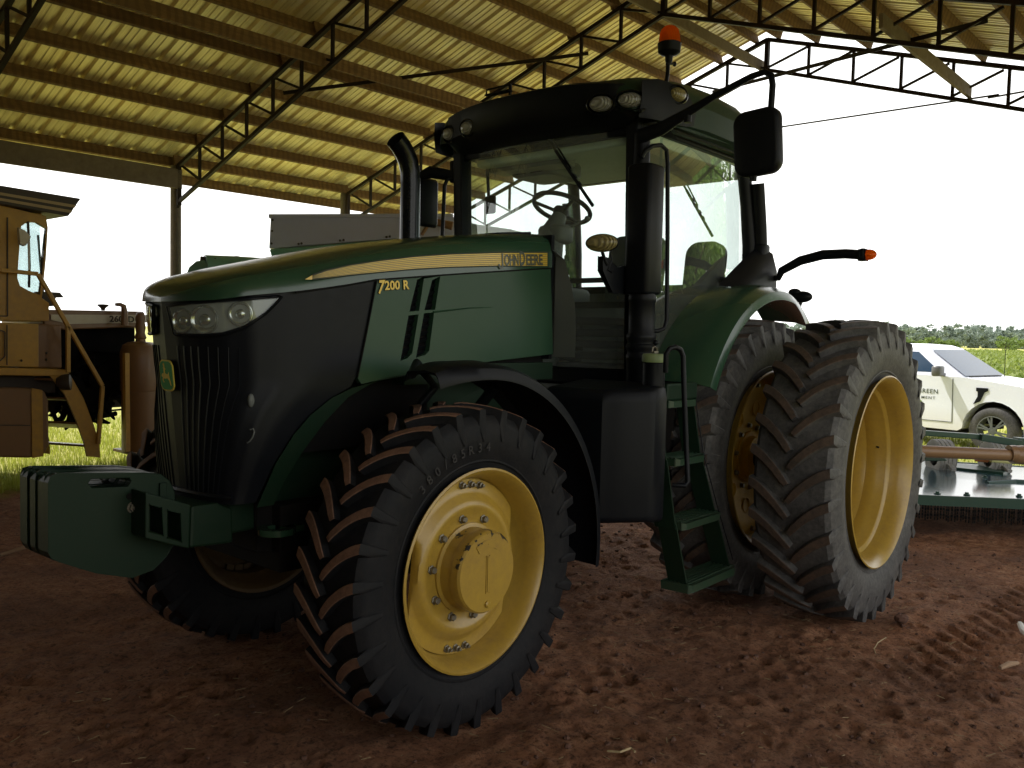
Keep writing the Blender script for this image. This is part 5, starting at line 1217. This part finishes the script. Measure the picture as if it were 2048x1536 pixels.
mb = MB(); mb.ell((-3.385,-6.516,2.659), (.09,.06,.055), 14, 8); obj('work_lamp', mb, VIS, AG, smooth=60)
mb = MB(); mb.tube([(-5.049,-4.757,3.054),(-5.110,-4.699,3.189),(-5.137,-4.672,3.244)], .025, 8); mb.ell((-5.146,-4.661,3.237), (.07,.06,.06), 10, 8); mb.tube([(-5.146,-4.661,3.237),(-5.215,-4.579,3.220),(-5.322,-4.450,3.183)], [.05,.05,.06], 10); obj('auger_joint', mb, YSD, cb, smooth=50)

# ================================================================== ROTARY MOWER behind the tractor
MG = paint('mower_green', (.016,.055,.036), .40, (.07,.08,.06), .3, coat=.1, spec=.3)
MD = paint('worn_deck', (.05,.11,.13), .13, (.16,.19,.20), .40, coat=.5, scale=1.1)
mw = empty('rotary_mower', (-7.2,1.6,0), 0, None, 'low green rotary mower with wide worn deck and chain curtain behind the rear duals', 'mower')
deck = [(-4.95,.35,.35),(-5.71,1.44,.34),(-6.55,2.68,.34),(-7.2,3.62,.34),(-9.5,3.2,.33),(-8.75,1.75,.33),(-8.35,.70,.33),(-7.0,-.2,.34)]
mb = MB(); mb.prism(deck, (0,0,-.012)); D_ = obj('deck', mb, MD, mw, smooth=None)
mb = MB()
for i in range(len(deck)):
    a_, b__ = Vector(deck[i]), Vector(deck[(i+1) % len(deck)]); mb.bar(a_+Vector((0,0,-.04)), b__+Vector((0,0,-.04)), .03, .095)
obj('deck_skirt', mb, MG, mw, smooth=None)
mb = MB()
for i in range(3):
    a_, b__ = Vector(deck[i]), Vector(deck[i+1]); L_ = (b__-a_).length; n_ = int(L_/.026)
    for k in range(n_):
        p = a_.lerp(b__, (k+.5)/n_) + Vector((random.uniform(-.006,.006),random.uniform(-.006,.006),0)); l_ = random.uniform(.13,.17)
        for q in range(5):
            z0_ = p.z-.08-l_*q/5; mb.bar((p.x,p.y,z0_), (p.x+random.uniform(-.003,.003),p.y,z0_-l_/5+.004), .017 if q % 2 else .010, .008)
obj('chain_curtain', mb, DARK, mw, smooth=None)
for p in ((-5.9,1.5,.342),(-6.05,1.72,.342),(-6.35,2.1,.342),(-7.4,1.6,.336)):
    mb = MB(); mb.lathe([(.03,0),(.03,.008),(.018,.01),(.018,.025),(0,.026)], p, (0,0,1), 8); obj('deck_bolt', mb, MG, D_, smooth=None)
mb = MB(); mb.bar((-6.309,0.926,0.864), (-7.148,1.606,0.797), .08, .055); mb.bar((-7.075,1.597,0.801), (-7.344,1.918,0.743), .08, .075); mb.bar((-7.368,1.868,0.752), (-8.067,2.537,0.703), .10, .10); mb.prism([(-7.072,1.074,0.582),(-7.178,1.198,0.580),(-7.228,1.265,0.496),(-7.069,1.079,0.490)], (-.05,-.02,0)); mb.bar((-6.363,0.959,0.858), (-6.6,.2,.34), .08, .08); obj('frame', mb, MG, mw, smooth=None, bevel=.008)
mb = MB(); mb.tube([(-6.093,0.998,0.689),(-6.341,1.288,0.683),(-6.988,1.895,0.653)], .062, 16); mb.tube([(-6.982,1.886,0.668),(-7.022,1.932,0.670)], .085, 16); mb.lathe([(.0,-.12),(.09,-.11),(.10,0),(.09,.12),(0,.12)], (-7.094,1.987,0.654), (-.65,.76,0), 16); obj('drive_shaft', mb, YSD, mw, smooth=45)
WT = paint('pale_rubber', (.36,.35,.33), .7, (.2,.18,.15), .4, coat=0)
for c in ((-7.781,1.066,0.464), (-8.184,1.539,0.461)):
    mb = MB(); axx = Vector((-.65,.76,0))
    mb.lathe([(.10,-.085),(.17,-.10),(.20,-.095),(.205,-.07),(.198,-.064),(.205,-.058),(.207,-.022),(.199,-.017),(.207,-.012),(.207,.022),(.199,.027),(.207,.032),(.205,.068),(.198,.074),(.203,.085),(.17,.10),(.10,.085),(.0,.08)], c, axx, 28); mb.bar(Vector(c), Vector(c)+Vector((.25,.2,-.1)), .05, .03); obj('gauge_wheel', mb, WT, mw, smooth=40)
OR_ = paint('orange_guard', (.55,.16,.03), .5, (.3,.2,.1), .3, coat=0); YLW = paint('pale_yellow_tube', (.75,.70,.30), .5, (.4,.35,.2), .3, coat=0)
mb = MB(); mb.tube([(-7.542,1.475,0.522),(-7.623,1.571,0.513)], .04, 10); obj('gearbox', mb, OR_, mw, smooth=40)
mb = MB(); mb.tube([(-7.536,1.622,0.522),(-7.704,1.821,0.507)], .032, 10); obj('shaft_guard', mb, YLW, mw, smooth=40)
mb = MB(); mb.tube([(-7.6,2.4,.33),(-7.3,1.9,.34),(-7.0,1.7,.33)], .03, 8); mb.box(-8.2,-7.8,1.0,1.7,.31,.36); obj('deck_stiffener', mb, MG, mw, smooth=None)

# ================================================================== WHITE PICKUP outside the far end
PW = paint('white_body', (.84,.87,.98), .25, (.60,.55,.42), .12, coat=.6, scale=1.5, lowdust=.0)
t = PW.node_tree; b = t.nodes['Principled BSDF']; src_ = b.inputs['Base Color'].links[0].from_socket
g_ = t.nodes.new('ShaderNodeNewGeometry'); sp2 = t.nodes.new('ShaderNodeSeparateXYZ'); lk(t, g_.outputs['Position'], sp2.inputs[0])
mr = node(t, 'ShaderNodeMapRange'); mr.inputs[1].default_value = .62; mr.inputs[2].default_value = .15; mr.inputs[3].default_value = 0; mr.inputs[4].default_value = .35; lk(t, sp2.outputs[2], mr.inputs[0])
lk(t, mixc(t, mr.outputs[0], src_, (.55,.45,.20)), b.inputs['Base Color'])
O = Vector((-14.080,0.364,0.242)); GZ = O.z - .41
Fd = Vector((.20,.98,0)).normalized(); Rn = Vector((Fd.y,-Fd.x,0))      # forward, right (towards the shed)
pk = empty('pickup_truck', (O.x, O.y, GZ), 0, None, 'white crew-cab pickup truck with green lettering on its door parked beyond the mower', 'pickup truck')
def T3(s, r, z): return O + Fd*s + Rn*r + Vector((0,0,z-.41))
prof_b = [(.95,.42),(.98,.62),(.93,.98),(.86,1.12),(.60,1.19),(.0,1.27),(-.55,1.33),(-3.5,1.37),(-4.75,1.38),(-4.78,.55),(-4.3,.50)]
cut = lambda c: [(c+.52*cos(a), .41+.52*sin(a)) for a in [radians(q) for q in range(180,-1,-15)]]
low = [(-4.3,.45)] + cut(-3.68)[0:] + [(-3.10,.36),(-.60,.36)] + cut(0)[0:] + [(.55,.40)]
outp = prof_b + low
mb = MB(); mb.prism([T3(s,.0,z) for s,z in outp], -Rn*1.90); bd = obj('body', mb, PW, pk, smooth=None, bevel=.05)
# cab greenhouse, tapered
lo_ = [(-.50,1.31),(-3.45,1.36)]; 
def ring(s0,s1,z,inset): return [T3(s0,-inset,z),T3(s1,-inset,z),T3(s1,-1.90+inset,z),T3(s0,-1.90+inset,z)]
mb = MB(); mb.loft([ring(-.52,-3.46,1.30,.04),ring(-1.32,-3.36,1.84,.20),ring(-1.50,-3.25,1.90,.26),ring(-1.9,-3.0,1.925,.40)], closed=True, cap=True); obj('cab', mb, PW, pk, smooth=40, bevel=.03)
GB = paint('tinted_glass', (.03,.06,.11), .08, (.05,.06,.07), .1, coat=.0, spec=.35)
mb = MB(); e_ = .012
def gl_(pts, nrm): 
    mb.flat([Vector(p)+nrm*e_ for p in pts])
def side(s, z): 
    f = (z-1.30)/.54; return T3(s, -(.04+.16*f)+.006, z)
mb.flat([side(-.98,1.40),side(-1.46,1.77),side(-2.16,1.78),side(-2.16,1.40)]); mb.flat([side(-2.24,1.40),side(-2.24,1.78),side(-2.95,1.76),side(-3.1,1.40)]); obj('side_window', mb, GB, pk, smooth=None)
mb = MB(); fr_ = lambda f, r: T3(-.52-.80*f+.012, r, 1.30+.54*f+.012)
mb.flat([fr_(.08,-.14),fr_(.94,-.27),fr_(.94,-1.63),fr_(.08,-1.76)]); obj('windscreen', mb, GB, pk, smooth=None)
mb = MB(); mb.bar(fr_(.06,-.3),fr_(.06,-1.0),.02,.02); mb.bar(fr_(.05,-.9),fr_(.05,-1.6),.02,.02); obj('wiper', mb, BLACK, pk, smooth=None)
mb = MB(); mb.rbox(T3(-.92,.17,1.43), (.24,.16,.19), .05, M=Matrix(((Rn.x,Fd.x,0),(Rn.y,Fd.y,0),(0,0,1)))); mb.bar(T3(-.90,0,1.36),T3(-.92,.14,1.38),.10,.06); obj('mirror', mb, paint('truck_mirror', (.10,.10,.10), .45, (.1,.1,.1), .2), pk, smooth=40)
mb = MB()
for a_, b__ in ((T3(-.70,.005,.50),T3(-.72,.005,1.30)),(T3(-2.2,.005,.50),T3(-2.2,.005,1.34)),(T3(-.70,.005,.50),T3(-3.05,.005,.50))): mb.bar(a_, b__, .012, .006, up=Rn)
obj('door_seam', mb, GREYP, pk, smooth=None)
mb = MB(); mb.prism([T3(-.30,.004,1.16),T3(-.10,.004,1.16),T3(-.10,.004,1.11),T3(-.16,.004,1.08),T3(-.22,.004,.92),T3(-.34,.004,.86),T3(-.27,.004,1.0),T3(-.27,.004,1.09),T3(-.30,.004,1.10)], Rn*.012); obj('fender_vent', mb, BLACK, pk, smooth=None)
mb = MB(); text_on(mb, 'GREEN', T3(-1.36,.006,1.00), Fd, (0,0,1), width=.38, height=.085, bold=.01, space=1.1); L0 = mb; mb = MB(); text_on(mb, 'MENT', T3(-1.28,.006,.895), Fd, (0,0,1), width=.26, height=.05, bold=.01, space=1.25); obj('door_lettering', mb, LETTER, bd, smooth=None); mb = L0; obj('door_lettering', mb, paint('door_letters', (.05,.07,.045), .5, (.1,.1,.08), .1), bd, smooth=None)
mb = MB(); mb.prism([T3(-1.42,.005,.82),T3(-1.36,.005,.87),T3(-1.28,.005,.86),T3(-1.24,.005,.80),T3(-1.28,.005,.73),T3(-1.37,.005,.70)], Rn*.003); obj('door_leaf', mb, paint('leaf_green', (.28,.42,.03), .5, (.3,.3,.1), .1), bd, smooth=None)
mb = MB(); mb.tube([T3(.05,-.25,1.25),T3(.05,-.25,2.0)], .006, 6); obj('aerial', mb, BLACK, pk, smooth=None)
mb = MB(); mb.box(0,0.001,0,.001,0,.001); 
for s0 in (0, -3.68):
  for r_ in (-.02, -1.66):
    c = T3(s0, r_-.10, .41); mb = MB(); ax_ = Rn
    mb.lathe([(.26,-.12),(.29,-.13),(.36,-.135),(.40,-.11),(.415,-.06),(.415,.06),(.40,.11),(.36,.135),(.29,.13),(.26,.12)], c, ax_, 40); wt = obj('tyre', mb, TYRE_R, pk, smooth=40)
    mb = MB(); mb.lathe([(.265,.12),(.25,.125),(.24,.10),(.24,-.1)], c, ax_, 36); up_ = Vector((0,0,1)); sd_ = ax_.cross(up_)
    for k in range(6):
        for d in (-.13,.13):
            a = 2*pi*k/6 + .3; mb.bar(c+ax_*.115+(sd_*cos(a)+up_*sin(a))*.05, c+ax_*.11+(sd_*cos(a+d)+up_*sin(a+d))*.25, .03, .02, up=ax_)
    mb.lathe([(.07,.08),(.07,.12),(0,.125)], c, ax_, 16); obj('rim', mb, GREYP, wt, smooth=40)
mb = MB(); mb.prism([T3(.98,-.05,1.02),T3(.99,-.05,.80),T3(.85,.01,.86),T3(.80,.01,1.02)], -Rn*.3); obj('head_lamp', mb, LENS_W, pk, smooth=None)
mb = MB(); mb.box(0,1,0,1,0,1); mb = MB(); mb.prism([T3(-.55,-.06,.30),T3(-3.1,-.06,.30),T3(-3.1,-.06,.36),T3(-.55,-.06,.36)], -Rn*1.8); mb.prism([T3(-.5,-.3,.5),T3(.5,-.3,.5),T3(.5,-.3,1.0),T3(-.5,-.3,1.0)], -Rn*1.3); mb.prism([T3(-4.2,-.3,.5),T3(-3.1,-.3,.5),T3(-3.1,-.3,1.0),T3(-4.2,-.3,1.0)], -Rn*1.3); obj('underbody', mb, DARK, pk, smooth=None)

# ================================================================== VEGETATION
def leafmat(name, c0, c1, trans=.35):
    m, t, b = nt(name); v = coords(t); n1 = noisetex(t, v, 1.7, 4, .6); r = ramp(t, n1, [(.3, c0), (.7, c1)])
    lk(t, r.outputs[0], b.inputs['Base Color']); b.inputs['Roughness'].default_value = .55
    tl = node(t, 'ShaderNodeBsdfTranslucent'); lk(t, r.outputs[0], tl.inputs[0]); mx = node(t, 'ShaderNodeMixShader'); mx.inputs[0].default_value = trans
    lk(t, b.outputs[0], mx.inputs[1]); lk(t, tl.outputs[0], mx.inputs[2]); lk(t, mx.outputs[0], t.nodes['Material Output'].inputs[0]); return m
LEAF = leafmat('tree_leaf', (.08,.17,.018), (.22,.34,.05)); LEAF_FAR = leafmat('hazy_leaf', (.20,.26,.21), (.28,.34,.27)); LEAF_N = leafmat('bush_leaf', (.12,.19,.04), (.22,.30,.07))  # LEAF_FAR is paled: distance haze painted into the leaf colour
BLADE = leafmat('grass_blade', (.26,.32,.03), (.50,.52,.10), .4); CORNM = leafmat('corn_leaf', (.14,.21,.025), (.30,.36,.06), .4)
BARK = paint('bark', (.09,.065,.045), .9, (.05,.04,.03), .5, coat=0)
def arr_obj(name, V, F, mat, **kw):
    me = bpy.data.meshes.new(name); me.from_pydata(V.tolist(), [], F.tolist()); me.materials.append(mat); o = bpy.data.objects.new(name, me); COL.objects.link(o)
    par = kw.pop('parent', None)
    if par is not None: o.parent = par
    tag(o, **kw); return o
def quads(C, U, Vv):
    """leaf quads from centres and two half-axis arrays"""
    n = len(C); P = np.stack([C-U, C-U*.1+Vv, C+U, C-U*.1-Vv], 1).reshape(-1,3); return P, np.arange(4*n).reshape(-1,4)
def rdir(n):
    d = rng.normal(size=(n,3)); return d/np.linalg.norm(d, axis=1)[:,None]
def crown(n_cl, n_leaf, R, H, z0, size, droop=0.0):
    """clumps of leaf-sized quads spread through an uneven crown volume"""
    cen = rdir(n_cl)*(rng.random((n_cl,1))**.45)*np.array([R,R,H/2]) + np.array([0,0,z0+H/2])
    cen[:,:2] *= (1-.35*np.clip((cen[:,2:3]-z0)/H,0,1)); rad = rng.uniform(.16,.30,n_cl)*R
    C = np.repeat(cen, n_leaf, 0) + rdir(n_cl*n_leaf)*(rng.random((n_cl*n_leaf,1))**.4)*np.repeat(rad,n_leaf)[:,None]*np.array([1,1,.7+droop])
    n = len(C); U = rdir(n); U[:,2] -= droop; U /= np.linalg.norm(U,axis=1)[:,None]; W_ = np.cross(U, rdir(n)); W_ /= np.linalg.norm(W_,axis=1)[:,None]
    s = rng.uniform(.6,1.2,(n,1))*size; return quads(C, U*s, W_*s*.42)
def tree(name, loc, R, H, z0, ncl, nl, size, leaf, label, group=None, droop=0.0, trunk=.18):
    e = empty(name, loc, 0, None, label, 'tree' if 'tree' in name else 'bush', group)
    mb = MB(); top = z0+H*.55; mb.tube([(0,0,-.6),(.03,.02,z0*.5),(-.05,.04,z0),(0,0,top)], [trunk*1.3,trunk,trunk*.8,trunk*.3], 10)
    for k in range(7):
        a = 2*pi*k/7+random.random(); h = z0*.8 + H*.1*k*.6; mb.tube([(0,0,h),(cos(a)*R*.4,sin(a)*R*.4,h+H*.15),(cos(a)*R*.75,sin(a)*R*.75,h+H*.22)], [trunk*.4,trunk*.25,trunk*.08], 7)
    obj('trunk', mb, BARK, e, smooth=50, local=True)
    V, F = crown(ncl, nl, R, H, z0, size, droop); arr_obj('crown', V, F, leaf, parent=e); return e
# tall trees standing off to the right of the shed: the cab glass mirrors them
tree('leafy_tree', (-12.5,7.0,-.2), 2.5, 6.5, .4, 100, 130, .12, LEAF, 'tall leafy tree to the right of the shed, seen mirrored in the cab glass', droop=.5)
tree('leafy_tree', (-24.0,11.5,-.2), 3.4, 10, 1.2, 90, 130, .17, LEAF, 'broad tree farther from the shed, its crown mirrored in the rear cab glass', droop=.4)
# bushes in front of the far wood
bl = ['pale bush at the near end of the far wood, left of the pickup roof','round bright bush above the pickup roof','low bright bush above the pickup windscreen','spreading bush before the far wood at the right edge','small bush peeping over the rear dual tyre']
for k, (px3, s_) in enumerate((((-157.527,-40.059,1.764),2.6),((-170.911,-39.806,1.669),2.4),((-178.105,-39.083,1.532),1.9),((-196.990,-32.422,1.792),3.0),((-134.464,-51.685,2.324),2.0))):
    tree('bush', (px3[0],px3[1],-.4), s_*1.15, s_*1.35, .2, 26, 45, .30, LEAF_N, bl[k], 'bushes before the far wood', trunk=.12)
# the far wood as one mass
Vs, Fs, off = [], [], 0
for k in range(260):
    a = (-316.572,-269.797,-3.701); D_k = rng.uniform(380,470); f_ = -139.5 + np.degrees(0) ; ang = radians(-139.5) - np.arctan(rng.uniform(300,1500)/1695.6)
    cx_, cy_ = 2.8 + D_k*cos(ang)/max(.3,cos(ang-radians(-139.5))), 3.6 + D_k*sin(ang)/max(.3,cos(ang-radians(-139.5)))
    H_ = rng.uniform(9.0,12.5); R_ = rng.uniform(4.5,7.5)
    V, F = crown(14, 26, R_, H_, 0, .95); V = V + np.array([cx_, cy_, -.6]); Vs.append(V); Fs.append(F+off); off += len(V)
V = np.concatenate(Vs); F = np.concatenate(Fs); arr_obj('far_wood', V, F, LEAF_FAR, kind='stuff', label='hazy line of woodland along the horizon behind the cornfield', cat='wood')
# corn field: rows of arching leaves
Cs = []; nC = 17000
D_k = 24 + 130*rng.random(nC)**1.9; pxl = rng.uniform(1700, 2250, nC); ang = radians(-139.495) - np.arctan((pxl-1024)/1695.6); rr_ = D_k/np.cos(ang-radians(-139.495))
bx_ = 2.8 + rr_*np.cos(ang); by_ = 3.6 + rr_*np.sin(ang); row_ = np.round((bx_*.35+by_*.94)/.76)*.76; d_ = row_-(bx_*.35+by_*.94); bx_ += d_*.35; by_ += d_*.94
hh_ = rng.uniform(.75,1.15,nC); P_l, F_l = [], []
base = np.stack([bx_, by_, np.full(nC,-.2)], 1)
for k in range(4):
    az = rng.uniform(0,2*pi,nC); dr = np.stack([np.cos(az),np.sin(az),np.zeros(nC)],1); sdv = np.stack([-np.sin(az),np.cos(az),np.zeros(nC)],1)*rng.uniform(.025,.05,nC)[:,None]*(1+D_k/60)[:,None]
    z0_ = hh_*rng.uniform(.35,.85,nC); p0_ = base + np.array([0,0,1])*z0_[:,None]; p1_ = p0_ + dr*.20 + np.array([0,0,1])*rng.uniform(.15,.35,nC)[:,None]; p2_ = p0_ + dr*.50 + np.array([0,0,1])*rng.uniform(-.05,.22,nC)[:,None]
    P = np.stack([p0_-sdv*.5,p0_+sdv*.5,p1_+sdv,p1_-sdv,p2_], 1).reshape(-1,3); i_ = np.arange(nC)*5 + k*5*nC
    P_l.append(P); F_l += [np.stack([i_,i_+1,i_+2,i_+3],1), ]
V = np.concatenate(P_l); Fq = np.concatenate(F_l); tri = []
me = bpy.data.meshes.new('cornfield'); i_ = np.arange(4*nC)*5
me.from_pydata(V.tolist(), [], Fq.tolist() + np.stack([i_+3,i_+2,i_+4],1).tolist()); me.materials.append(CORNM); o = bpy.data.objects.new('cornfield', me); COL.objects.link(o); tag(o, 'young corn crop growing in rows behind the pickup', 'crop', None, 'stuff')
# grass at the left edge of the shed, behind the sprayer and round the pickup
def blades(n, fx, h0, h1, w):
    B_ = fx(n); az = rng.uniform(0,2*pi,n); ln_ = rng.uniform(h0,h1,n); lean = rng.uniform(.1,.8,n)
    dr = np.stack([np.cos(az),np.sin(az),np.zeros(n)],1); sv = np.stack([-np.sin(az),np.cos(az),np.zeros(n)],1)*w
    tip = B_ + dr*(ln_*lean*.7)[:,None] + np.array([0,0,1])*ln_[:,None]; mid = B_ + dr*(ln_*lean*.22)[:,None] + np.array([0,0,1])*(ln_*.6)[:,None]
    V = np.stack([B_-sv,B_+sv,mid+sv*.8,mid-sv*.8,tip],1).reshape(-1,3); return V
def two(ns):
    V = np.concatenate(ns); n = len(V)//5; i_ = np.arange(n)*5; return V, np.stack([i_,i_+1,i_+2,i_+3],1).tolist() + np.stack([i_+3,i_+2,i_+4],1).tolist()
def g1(n):
    y = -6.15 - 7.5*rng.random(n)**1.7; x = rng.uniform(-4.6,2.2,n); keep = rng.random(n); y = np.where(y > -6.6+.5*np.sin(x*3), y-.5*keep, y); return np.stack([x,y,np.full(n,-.03)],1)
def g2(n):
    x = rng.uniform(-19,-9.6,n); y = rng.uniform(-2.5,4.5,n); return np.stack([x,y,-.02-.17*np.clip((-x-9.5)/5.5,0,1)*np.clip((y+9)/5,0,1)],1)
V, Fl = two([blades(26000, g1, .03, .16, .006), blades(9000, g2, .04, .14, .010)])
me = bpy.data.meshes.new('grass'); me.from_pydata(V.tolist(), [], Fl); me.materials.append(BLADE); o = bpy.data.objects.new('grass', me); COL.objects.link(o); tag(o, 'sunlit rough grass along the left edge of the shed and around the pickup', 'grass', None, 'stuff')

# ================================================================== LITTER ON THE SOIL
STK = paint('dry_stick', (.34,.22,.13), .85, (.2,.12,.08), .4, coat=0); STRAW = paint('straw', (.42,.32,.17), .8, (.3,.2,.1), .3, coat=0); CLOD = paint('soil_clod', (.11,.052,.032), .95, (.06,.03,.02), .4, coat=0, scale=9)
def litter(name, pts, r, mat, label, cat, group=None):
    mb = MB(); mb.tube(pts, r, 7); return obj(name, mb, mat, None, smooth=50, label=label, cat=cat, group=group)
litter('wood_chip', [(-2.352,2.710,0.020),(-2.423,2.740,0.030),(-2.490,2.771,0.025)], [.012,.016,.010], STK, 'short pale split stick lying at the right edge among tyre tracks', 'stick')
PIPE = paint('pale_plastic', (.62,.60,.56), .5, (.3,.22,.18), .3, coat=0)
litter('pipe_offcut', [(-3.230,2.655,0.030),(-3.077,2.696,0.035),(-3.013,2.733,0.030)], .018, PIPE, 'white curved pipe offcut on the soil at the right edge', 'pipe')
litter('straw', [(-2.087,2.146,0.020),(-2.131,2.121,0.030),(-2.256,2.104,0.030),(-2.406,2.104,0.020)], .003, STRAW, 'thin pale wisp of straw right of the dual tyre', 'straw')
litter('straw', [(-0.206,1.754,0.015),(-0.215,1.728,0.020),(-0.153,1.713,0.020),(-0.138,1.661,0.012)], .005, STRAW, 'bent straw stem near the bottom edge, right of the front tyre', 'straw')
litter('root', [(0.494,-3.430,0.010),(0.267,-3.478,0.030),(-0.011,-3.522,0.030),(-0.228,-3.667,0.010)], [.012,.02,.018,.008], STK, 'pale root lying on the soil left of the front weights', 'root')
def clod(px3, r, label):
    mb = MB(); mb.ell(px3, (r,r*.8,r*.6), 12, 8); mb.v = [tuple(Vector(v_) + Vector((random.uniform(-1,1),random.uniform(-1,1),random.uniform(-1,1)))*r*.16) for v_ in mb.v]; obj('clod', mb, CLOD, None, smooth=30, label=label, cat='clod')
clod((-2.849,2.064,0.020), .05, 'brown earth clod beside the outer dual tyre')
mb = MB()
for k in range(800):
    x, y = rng.uniform(-4.2,2.0), rng.uniform(-.6,3.2); a = rng.uniform(0,2*pi); l_ = rng.uniform(.01,.05); z = float(Z[np.searchsorted(gx,x), np.searchsorted(gy,y)])+.004
    d_ = Vector((cos(a),sin(a),rng.uniform(-.1,.35)))*l_; mb.bar((x,y,z),(x+d_.x,y+d_.y,z+abs(d_.z)), rng.uniform(.0012,.003), .0015)
o = obj('straw_litter', mb, STRAW, None, smooth=None, label='fine straw bits scattered over the bare soil', cat='straw', kind='stuff')
mb = MB()
for k in range(900):
    x, y = rng.uniform(-5.5,2.2), rng.uniform(-1.0,3.3); r_ = rng.uniform(.004,.016); z = float(Z[np.searchsorted(gx,x), np.searchsorted(gy,y)])
    b0 = len(mb.v); mb.ell((x,y,z+r_*.25), (r_*rng.uniform(.8,1.5),r_,r_*.7), 6, 4)
    mb.v[b0:] = [tuple(Vector(v_) + Vector(rng.normal(size=3))*r_*.15) for v_ in mb.v[b0:]]
obj('soil_crumbs', mb, CLOD, None, smooth=None, label='loose crumbs of red soil over the shed floor', cat='soil', kind='stuff')
